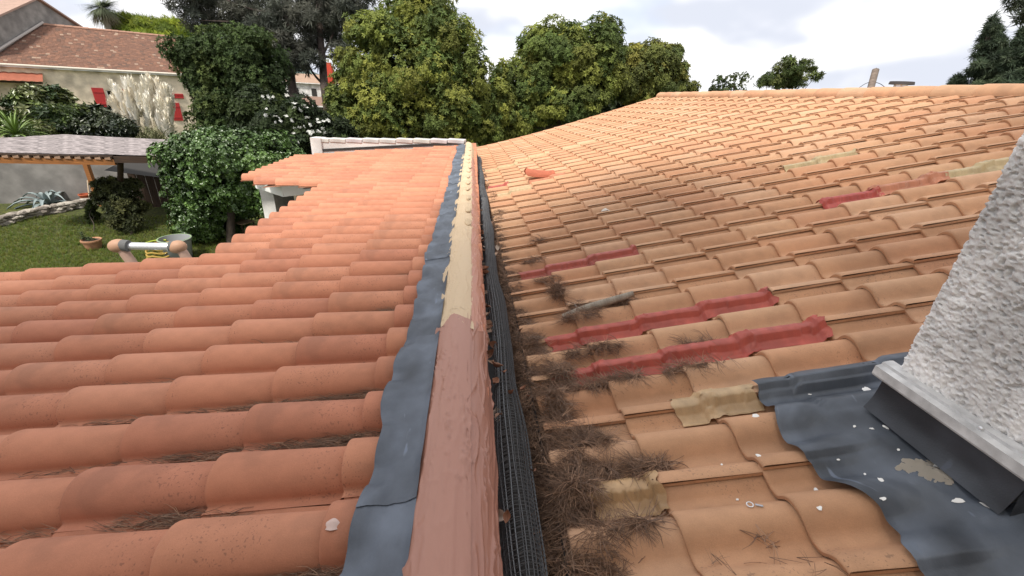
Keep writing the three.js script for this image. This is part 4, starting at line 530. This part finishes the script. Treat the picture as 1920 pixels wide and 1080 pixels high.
// ================================================================ FARMHOUSE AND THE GARDEN BUILDINGS
{
  const o = at(0, 119, 24), W = v3(.83, 0, -.558).normalize(), N = v3(.558, 0, .83).normalize(), h = thing('farmhouse', v3(o.x, 0, o.z), 'old cream farmhouse with a brown tile roof and red shutters at upper left', 'house');
  h.quaternion.setFromRotationMatrix(frame(W, v3(0, 1, 0), N, v3(0, 0, 0)));
  const EY = 4.13, x0 = -4, x1 = 9.2, ry = 6.55, rz = -4.5;
  // wall with a real opening for the window
  const wx0 = 4.12, wx1 = 4.95, wy0 = 1.95, wy1 = 2.98;
  mesh('wall', join([box(wx0 - x0, EY, .4, (wx0 + x0) / 2, EY / 2, -.35), box(x1 - wx1, EY, .4, (x1 + wx1) / 2, EY / 2, -.35), box(wx1 - wx0, wy0, .4, (wx0 + wx1) / 2, wy0 / 2, -.35), box(wx1 - wx0, EY - wy1, .4, (wx0 + wx1) / 2, (EY + wy1) / 2, -.35)]), farmCream, h);
  mesh('side_wall', box(.4, EY + 1, 8, x1 - .2, (EY + 1) / 2, -4.6), farmCream, h); mesh('room_back', box(3, 3, .1, 4.5, 1.5, -2.4), M.dark, h);
  const fw = mesh('window', join([box(.06, 1.03, .06, wx0 + .03, 2.465, -.26), box(.06, 1.03, .06, wx1 - .03, 2.465, -.26), box(.83, .06, .06, 4.535, 2.95, -.26), box(.83, .06, .06, 4.535, 1.98, -.26), box(.05, .91, .05, 4.535, 2.465, -.26)]), M.white, h); mesh('pane', box(.71, .91, .012, 4.535, 2.465, -.265), M.glass, fw);
  const shutter = (x, y, w, hh, turn) => { const t = mesh('shutter', (() => { const l = [box(w, hh, .03, w / 2, 0, 0)]; for (let k = 0; k < 4; k++) l.push(box(w / 4 - .012, hh - .02, .018, w * (k + .5) / 4, 0, .024)); l.push(box(w - .04, .09, .02, w / 2, hh * .3, .043), box(w - .04, .09, .02, w / 2, -hh * .3, .043)); return join(l); })(), M.redPaint, h); t.position.set(x, y, -.12); t.rotation.y = turn; };
  shutter(3.48, 2.52, .56, 1.12, -.1); shutter(4.97, 2.52, .5, 1.12, -.25); shutter(7.2, 1.75, .55, 1.15, -.05); shutter(7.5, 2.75, .6, .3, 0);
  mesh('sill', box(1.0, .07, .2, 4.535, 1.91, -.1), M.wallWhite, h);
  // roof: rows of flat tiles, too far to tell one from the next except by row; each row overlaps the one below
  const slope = (z) => mix(EY + .05, ry, (-.1 - z) / (-.1 - rz)), R = rng(19), rows = 30, l = [[], [], [], []];
  for (let k = 0; k < rows; k++) for (let x = x0; x < x1 + .2;) { const w = .17 + R() * .03, z = mix(.0, rz, k / rows), z2 = mix(.0, rz, (k + 1.25) / rows); if (x > 1.89 - (z + 4.5) * .55 - .1) { const y = slope(z) + .022 + (R() - .5) * .012, y2 = slope(z2) + .004; const g = new THREE.BufferGeometry(); const P = [[x, y, z], [x + w - .008, y + (R() - .5) * .008, z], [x + w - .008, y2, z2], [x, y2, z2], [x, y - .022, z], [x + w - .008, y - .022, z]]; g.setAttribute('position', new THREE.Float32BufferAttribute([0, 1, 2, 0, 2, 3, 4, 5, 1, 4, 1, 0].flatMap(a => P[a]), 3)); l[Math.floor(R() * R() * 4)].push(g); } x += w; }
  const rf = mesh('roof', box(x1 - x0 + .2, .05, 5.2, (x0 + x1) / 2, 0, 0), M.deck, h); rf.position.set(0, (EY + ry) / 2 - .03, rz / 2 - .05); rf.rotation.x = Math.atan2(ry - EY, -rz);
  const rc = [L3(.17, .088, .060), L3(.215, .108, .07), L3(.13, .077, .056), L3(.31, .215, .155)];
  l.forEach((gs, k) => { const g = mergeGeometries(gs); g.computeVertexNormals(); stuff(mesh('roof_tiles', g, std(rc[k], { roughness: .95 }), h)); });
  for (let k = 0; k < 30; k++) { const g = new THREE.CylinderGeometry(.1, .12, .42, 10, 1, false, 0, Math.PI); g.rotateZ(Math.PI / 2); g.rotateX(-Math.PI / 2); g.rotateX(Math.PI / 2); g.translate(x0 + 6.1 + k * .38 - .1, ry - .02, rz); if (x0 + 6.1 + k * .38 < x1) mesh('ridge_tile', g, std(L3(.36, .20, .14)), h); }
  mesh('back_roof', sheet(1, 1, (s, t) => v3(mix(x0, x1, t), mix(ry, EY, s), rz - s * 4.5)), std(rc[0]), h);
  const gu = mesh('eave_gutter', (() => { const g = new THREE.CylinderGeometry(.075, .075, x1 - x0 + .1, 10, 1, false, 0, Math.PI * 2); g.rotateZ(Math.PI / 2); g.translate((x0 + x1) / 2, EY - .02, .06); return g; })(), std(L3(.62, .57, .48)), h); mesh('eave_board', box(x1 - x0, .12, .3, (x0 + x1) / 2, EY - .06, -.05), M.wallWhite, h);
  // tall gable of the older part behind, with its own roof; its end wall meets the lower roof at an angle
  h.updateMatrixWorld(true);
  const gx = z => 1.89 - (z + 4.5) * .55, gn = v3(1, 0, .55).normalize(), gp = h.localToWorld(v3(gx(0), 0, 0)), gN = gn.clone().transformDirection(h.matrixWorld), G = (px, py) => h.worldToLocal(onPlane(px, py, gp, gN));
  const pk = G(66, -2), rear = G(152, 54), fr = G(0, 28), fdir = fr.clone().sub(pk).normalize(), front = pk.clone().addScaledVector(fdir, (-.6 - pk.z) / fdir.z), rear2 = rear.clone().lerp(pk, -.4);
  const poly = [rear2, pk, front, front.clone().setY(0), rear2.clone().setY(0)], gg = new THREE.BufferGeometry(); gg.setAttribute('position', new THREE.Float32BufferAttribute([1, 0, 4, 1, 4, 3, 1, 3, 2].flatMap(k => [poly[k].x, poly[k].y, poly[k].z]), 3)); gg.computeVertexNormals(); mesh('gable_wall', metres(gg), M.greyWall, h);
  const left = v3(-9, 0, 0), rk = std(L3(.42, .28, .22), { map: rep(clayMap, 6) });
  const slab = (a, b) => { const l = [0, .1].map(d => sheet(8, 8, (s, t) => a.clone().lerp(b, s).addScaledVector(left, t).add(v3(t < .001 ? .18 : 0, .12 - d, 0)))); l.push(sheet(8, 1, (s, t) => a.clone().lerp(b, s).add(v3(.18, .12 - t * .1, 0)))); return mergeGeometries(l); };
  mesh('upper_roof', slab(pk, front), rk, h); mesh('upper_roof', slab(pk, rear2), rk, h);
  mesh('wall_flashing', bar(v3(gx(.2) + .1, EY + .15, .2), v3(gx(rz) + .1, ry + .12, rz), .07, .07), std(L3(.42, .38, .35)), h);
  // little tiled canopy over a doorway
  mesh('canopy', sheet(12, 40, (s, t) => v3(mix(-3, 1.55, t), mix(3.72, 3.30, s) + Math.abs(Math.sin(t * 40)) * .04, mix(-.14, .95, s))), clay(.33, .10, .055), h); mesh('canopy_edge', box(4.5, .09, .05, -.75, 3.25, .74), M.darkWood, h); mesh('canopy_bracket', bar(v3(.9, 2.5, -.33), v3(.9, 3.25, .65), .05), M.darkWood, h); mesh('doorway', box(1.5, 2.5, .06, .95, 1.6, -.12), M.dark, h);
}
{ // carport with a grey shingle roof
  const c = thing('carport', null, 'open carport with a low grey shingle roof and orange brown front beam', 'carport'), y = 2.15;
  const A = ground(-60, 284, y), B = ground(212, 290, y), Bb = ground(322, 292, y), D = ground(322, 262, y + .25), E = ground(120, 252, y + .25), G = ground(-60, 262, y + .2);
  const shg = tex(512, (x, y_) => { const v = .75 + (fbm(x * 16, y_ * 16, 3, 6, 16) - .5) * .7 + (hash(Math.floor(x * 512), Math.floor(y_ * 512), 3) - .5) * .12; return [v, v * .97, v * .97]; });
  const top = new THREE.Shape(); const rel = [A, B, Bb, D, E, G], g0 = A;
  const n = 16; mesh('shingle_roof', sheet(30, n, (s, t) => { const f = s < .7 ? A.clone().lerp(B, s / .7) : B.clone().lerp(Bb, (s - .7) / .3), k = s < .45 ? G.clone().lerp(E, s / .45) : E.clone().lerp(D, (s - .45) / .55); const p = f.lerp(k, t); p.y += (noise(s * 9, t * 30) - .5) * .02; return p; }, (s, t) => [s * 3, t * 3]), std(L3(.42, .39, .385), { map: shg, roughness: .95 }), c);
  const under = [A, B, Bb, D, E, G].map(p => p.clone().add(v3(0, -.14, 0)));
  mesh('roof_boards', sheet(8, 4, (s, t) => { const f = s < .7 ? under[0].clone().lerp(under[1], s / .7) : under[1].clone().lerp(under[2], (s - .7) / .3), k = under[5].clone().lerp(under[3], s); return f.lerp(k, t); }), M.darkWood, c);
  const beam = (a, b, hh, m, name, dy) => { const d = b.clone().sub(a), l = d.length(), X = d.normalize(), Z = X.clone().cross(v3(0, 1, 0)).normalize(); placed(mesh(name, box(l, hh, .09, l / 2, dy, 0), m, c), frame(X, Z.clone().cross(X), Z, a)); };
  beam(A, B, .15, M.beam, 'front_beam', -.19); beam(A.clone().add(v3(0, 0, .03)), B.clone().add(v3(0, 0, .03)), .03, M.darkWood, 'roof_edge', -.04); beam(B, Bb, .16, M.darkWood, 'side_beam', -.12);
  for (let k = 0; k < 14; k++) { const p = A.clone().lerp(B, (k + .5) / 14); mesh('rafter_end', box(.14, .07, .3, p.x, p.y - .085, p.z - .08), std(L3(.46, .30, .22), { map: woodMap }), c); }
  const post = (px, py, topPx, topPy) => { const f = ground(px, py); mesh('post', box(.13, 2.0, .13, f.x, 1.0, f.z), M.beam, c); };
  post(189, 386); const f2 = ground(226, 408); mesh('post', bar(f2.clone(), B.clone().add(v3(.05, -.2, -.1)), .07), M.darkWood, c);
  const lp = at(197, 299, 13.2); const lamp = thing('flood_lamp', lp, 'small white flood lamp fixed on the right end of the carport beam', 'lamp'); lamp.rotation.y = .5; mesh('housing', box(.14, .09, .10, 0, 0, 0, .015), M.white, lamp); mesh('bracket', box(.12, .03, .03, .12, -.02, 0), M.alu, lamp); mesh('visor', box(.13, .012, .05, 0, -.05, .04), M.dark, lamp);
  // wall behind
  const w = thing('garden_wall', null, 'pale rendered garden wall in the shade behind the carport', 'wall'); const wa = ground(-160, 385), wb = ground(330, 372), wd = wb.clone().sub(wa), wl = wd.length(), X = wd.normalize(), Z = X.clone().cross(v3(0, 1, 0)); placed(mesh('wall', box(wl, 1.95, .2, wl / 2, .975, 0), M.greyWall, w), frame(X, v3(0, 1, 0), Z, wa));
}
{ // dark lean-to beside the carport
  const s = thing('lean_to', null, 'dark wooden lean-to with a slanting black roof between carport and ivy hedge', 'shed'), a = ground(232, 402), b = ground(345, 400), d = b.clone().sub(a), l = d.length(), X = d.normalize(), Z = X.clone().cross(v3(0, 1, 0)), m = frame(X, v3(0, 1, 0), Z, a);
  const pw = [ground(222, 398), ground(350, 396)].map(p => p.add(v3(-.2, 0, -1.6))); mesh('pale_panel', sheet(4, 1, (u, v) => pw[0].clone().lerp(pw[1], u).add(v3(0, mix(1.0, 1.72, v), 0))), M.wallWhite, s);
  placed(mesh('roof_sheet', sheet(6, 1, (u, v) => v3(u * l, 1.42 - u * .25 + v * .12, .25 - v * 1.4)), M.dark, s), m); placed(mesh('back_boards', join(Array.from({ length: 14 }, (_, k) => box(l / 14 - .015, 1.3, .03, (k + .5) * l / 14, .65, -.9 + (k % 2) * .01))), M.darkWood, s), m); placed(mesh('corner_post', box(.1, 1.35, .1, l - .1, .67, .15), M.darkWood, s), m);
}
{ // stone border
  const t = thing('stone_border', null, 'low border of piled flat stones along the lawn in front of the agave', 'border'), R = rng(23), gs = [1, 2, 3, 4].map(s => { const g = new THREE.DodecahedronGeometry(1, 1), a = g.attributes.position; for (let k = 0; k < a.count; k++) { const n = .78 + .45 * noise(a.getX(k) * 1.5 + s * 9, a.getY(k) * 1.5, a.getZ(k) * 1.5); a.setXYZ(k, a.getX(k) * n, a.getY(k) * n, a.getZ(k) * n); } g.computeVertexNormals(); return g; }), ms = [M.stoneA, M.stoneB, M.stoneC];
  const curve = new THREE.CatmullRomCurve3([[-50, 432], [0, 423], [60, 408], [120, 396], [175, 386], [250, 381], [325, 384]].map(([x, y]) => ground(x, y)));
  for (let lay = 0; lay < 3; lay++) for (let k = 0; k < 44 - lay * 4; k++) { const s = (k + R() * .7) / 44; if (s > .72 && lay) continue; const p = curve.getPoint(clamp(s)), o = mesh('stone', gs[Math.floor(R() * 4)], ms[Math.floor(R() * 3)], t); o.position.set(p.x + (R() - .5) * .1, .04 + lay * .085, p.z + (R() - .5) * .12 - lay * .03); o.scale.set(.11 + R() * .10, .05 + R() * .02, .09 + R() * .05); o.rotation.set((R() - .5) * .3, R() * 6, (R() - .5) * .3); }
  for (const [x0, y0, x1, y1, lab] of [[173, 377, 168, 325, 'taller of two pale garden stakes leaning by the climbing plant'], [169, 378, 164, 338, 'shorter of two pale garden stakes leaning by the climbing plant']]) { const a = ground(x0, y0 + 6), b = at(x1, y1, a.clone().sub(CAM).dot(FWD)); tag(mesh('garden_stake', bar(a, b, .022, .018), std(L3(.5, .38, .26))), lab, 'stake'); }
  const bm = bar(ground(150, 378), at(118, 300, 15), .04); tag(mesh('leaning_pole', bm, M.darkWood), 'weathered pole leaning against the wall under the carport', 'pole');
  const rb = mesh('orange_pot', (() => { const g = new THREE.LatheGeometry([[0, 0], [.12, 0], [.16, .26], [.18, .26], [.18, .3], [.15, .3], [.13, .08], [0, .08]].map(p => new THREE.Vector2(...p)), 20); return g; })(), std(L3(.42, .1, .04))); rb.position.copy(ground(165, 380)); tag(rb, 'small orange red pot at the foot of the garden stakes', 'pot');
}
{ // terracotta pot on the lawn
  const p = ground(177, 466), t = thing('plant_pot', p, 'round terracotta pot with a little plant on the lawn', 'pot'); const s = .92;
  mesh('pot', new THREE.LatheGeometry([[0, 0], [.155, 0], [.165, .012], [.205, .21], [.225, .215], [.230, .225], [.230, .262], [.222, .27], [.205, .27], [.19, .22], [0, .22]].map(q => new THREE.Vector2(q[0] * s, q[1] * s)), 32), M.terracotta, t); mesh('soil', new THREE.CylinderGeometry(.175, .175, .01, 24).translate(0, .215, 0), M.soil, t);
  const R = rng(2), l = []; for (let k = 0; k < 16; k++) { const w = R() * 6.28, r = R() * .14, g = small.clone(); g.scale(.5, .5, .5); g.rotateY(w); g.translate(Math.cos(w) * r - .06, .23 + R() * .06, Math.sin(w) * r); l.push(g); } for (let k = 0; k < 4; k++) l.push(small.clone().scale(.6, .6, .6).translate(-.17, .26 + k * .05, 0)); mesh('plant', mergeGeometries(l), std(L3(.05, .07, .025), { side: THREE.DoubleSide }), t);
}
{ // ladder leaning on the eave of the near roof
  const D = 4.2, a = at(224, 461, D), b = at(336, 463, D + .15), t = thing('ladder', null, 'top of an aluminium ladder standing behind the near edge of the left roof', 'ladder'); const X = b.clone().sub(a).normalize();
  mesh('top_bar', bar(a.clone().addScaledVector(X, -.02), b, .037, .037, 16), M.alu, t);
  const down = v3(.30, -1, -.05).normalize();
  for (const p of [a, b]) { const l = p.y / -down.y - .1; mesh('rail', bar(p.clone(), p.clone().addScaledVector(down, l), .045, .05, 12), M.rail, t); const g = new THREE.SphereGeometry(1, 18, 12); g.scale(.088, .066, .066); g.rotateZ(.25); g.translate(p.x - .015, p.y, p.z); mesh('knuckle', g, M.knuckle, t); const g2 = new THREE.CylinderGeometry(.056, .056, .06, 16); g2.rotateZ(Math.PI / 2 - .1); g2.translate(p.x + (p === a ? .055 : -.05), p.y + .004, p.z); mesh('collar', g2, std(L3(.12, .12, .12)), t); }
  for (let k = 1; k < 8; k++) mesh('rung', bar(a.clone().addScaledVector(down, k * .3), b.clone().addScaledVector(down, k * .3), .018), M.alu, t);
}
{ // tub with the hose
  const p = ground(338, 484), t = thing('grey_tub', p, 'grey tub with a light green rim standing by the hedge', 'tub'); mesh('tub', new THREE.LatheGeometry([[0, 0], [.26, 0], [.33, .5], [.35, .5], [.35, .53], [.31, .53], [.24, .04], [0, .04]].map(q => new THREE.Vector2(...q)), 28), std(L3(.26, .27, .27)), t); const g = new THREE.TorusGeometry(.335, .012, 8, 36); g.rotateX(Math.PI / 2); g.translate(0, .52, 0); mesh('rim', g, std(L3(.25, .48, .05)), t);
  const q = ground(305, 488), c = new THREE.CatmullRomCurve3(Array.from({ length: 60 }, (_, k) => v3(q.x + Math.cos(k * .42) * (.26 + .03 * Math.sin(k * 1.3)), .05 + k * .006 + .02 * Math.sin(k * 2.1), q.z + Math.sin(k * .42) * .22))); const hose = thing('garden_hose', null, 'coiled yellow and orange garden hose beside the grey tub', 'hose'); mesh('hose', new THREE.TubeGeometry(c, 240, .024, 6), std(L3(.36, .24, .05)), hose); mesh('hose_end', new THREE.TubeGeometry(new THREE.CatmullRomCurve3([0, 1, 2, 3, 4, 5].map(k => v3(q.x + Math.cos(k) * .27, .40 + k * .01, q.z + Math.sin(k) * .23))), 60, .022, 6), std(L3(.35, .42, .05)), hose);
}
{ // little wooden table under the hedge
  const p = ground(455, 446), t = thing('garden_table', p, 'small wooden table in the dark hollow under the hedge', 'table'); t.rotation.y = -.5; const g = []; for (let k = 0; k < 4; k++) mesh('slat', box(.78, .025, .10, 0, .5, (k - 1.5) * .108, .005), std(L3(.34, .25, .16), { map: woodMap }), t); for (const [x, z] of [[-.34, -.18], [.34, -.18], [-.34, .18], [.34, .18]]) mesh('leg', bar(v3(x, 0, z), v3(x, .49, z), .018), M.darkWood, t);
}
// houses seen between the pine trunks
{
  const far = (px0, px1, yE, yB, yR, d, label, wallM, roofC) => { const a = at(px0, yE, d), b = at(px1, yE, d), t = thing('distant_house', null, label, 'house'), W = b.x - a.x, base = 0, rt = at(px0, yR, d + 3).y; mesh('wall', box(W, a.y, 6, a.x + W / 2, a.y / 2, a.z - 3), wallM, t); mesh('roof', sheet(1, 10, (s, u) => v3(mix(a.x - .3, b.x + .3, u), mix(a.y - .05, rt, s), a.z + .3 - s * 3.6)), std(roofC, { map: rep(clayMap, 3) }), t); mesh('back_roof', sheet(1, 1, (s, u) => v3(mix(a.x - .3, b.x + .3, u), mix(rt, a.y, s), a.z - 3.3 - s * 3.3)), std(roofC), t); for (const k of [.2, .5, .8]) mesh('window', box(.7, 1.0, .06, a.x + W * k, a.y - 1.2, a.z + .03), M.dark, t); mesh('eave', box(W + .6, .12, .2, a.x + W / 2, a.y - .02, a.z + .3), M.wallWhite, t); return t; };
  far(530, 640, 153, 200, 136, 62, 'distant white house with a pale tiled roof between the pine trunks', M.wallWhite, L3(.36, .24, .17));
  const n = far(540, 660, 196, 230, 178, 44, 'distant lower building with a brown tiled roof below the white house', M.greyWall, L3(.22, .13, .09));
  const p = at(618, 138, 60), c = thing('red_chimney', null, 'bright red chimney beside the right pine trunk', 'chimney'); mesh('stack', box(.9, p.y + 1, .9, p.x, (p.y + 1) / 2, p.z), std(L3(.55, .06, .03)), c); mesh('pot', box(.55, .4, .55, p.x, p.y + 1.18, p.z, .05), std(L3(.4, .08, .04)), c);
}
{ // pole and flue behind the ridge
  const a = at(1630, 175, 12), b = at(1642, 131, 12), d = b.clone().sub(a), t = thing('utility_pole', null, 'leaning grey wooden pole with thin wires behind the ridge', 'pole'), foot = a.clone().addScaledVector(d, -3.2); mesh('pole', bar(foot, b, .10, .085, 12), std(L3(.30, .25, .23), { map: woodMap }), t); mesh('top', new THREE.ConeGeometry(.085, .07, 12).translate(b.x, b.y + .02, b.z), M.dark, t);
  for (const [x, y] of [[1605, 165], [1660, 160]]) mesh('wire', limb([b.clone().addScaledVector(d, -.5), at((1640 + x) / 2, 157, 12), at(x, y + 4, 12)], .008, .008, 5), M.dark, t);
  const v = at(1690, 158, 8.2), f = thing('flue', null, 'dark round flue cap just showing above the ridge', 'flue'); mesh('cap', new THREE.CylinderGeometry(.19, .20, .05, 24).translate(v.x, v.y + .02, v.z), std(L3(.05, .045, .045)), f); mesh('pipe', new THREE.CylinderGeometry(.11, .11, 1.2, 20).translate(v.x, v.y - .6, v.z), M.alu, f);
}
renderer.render(scene, camera);
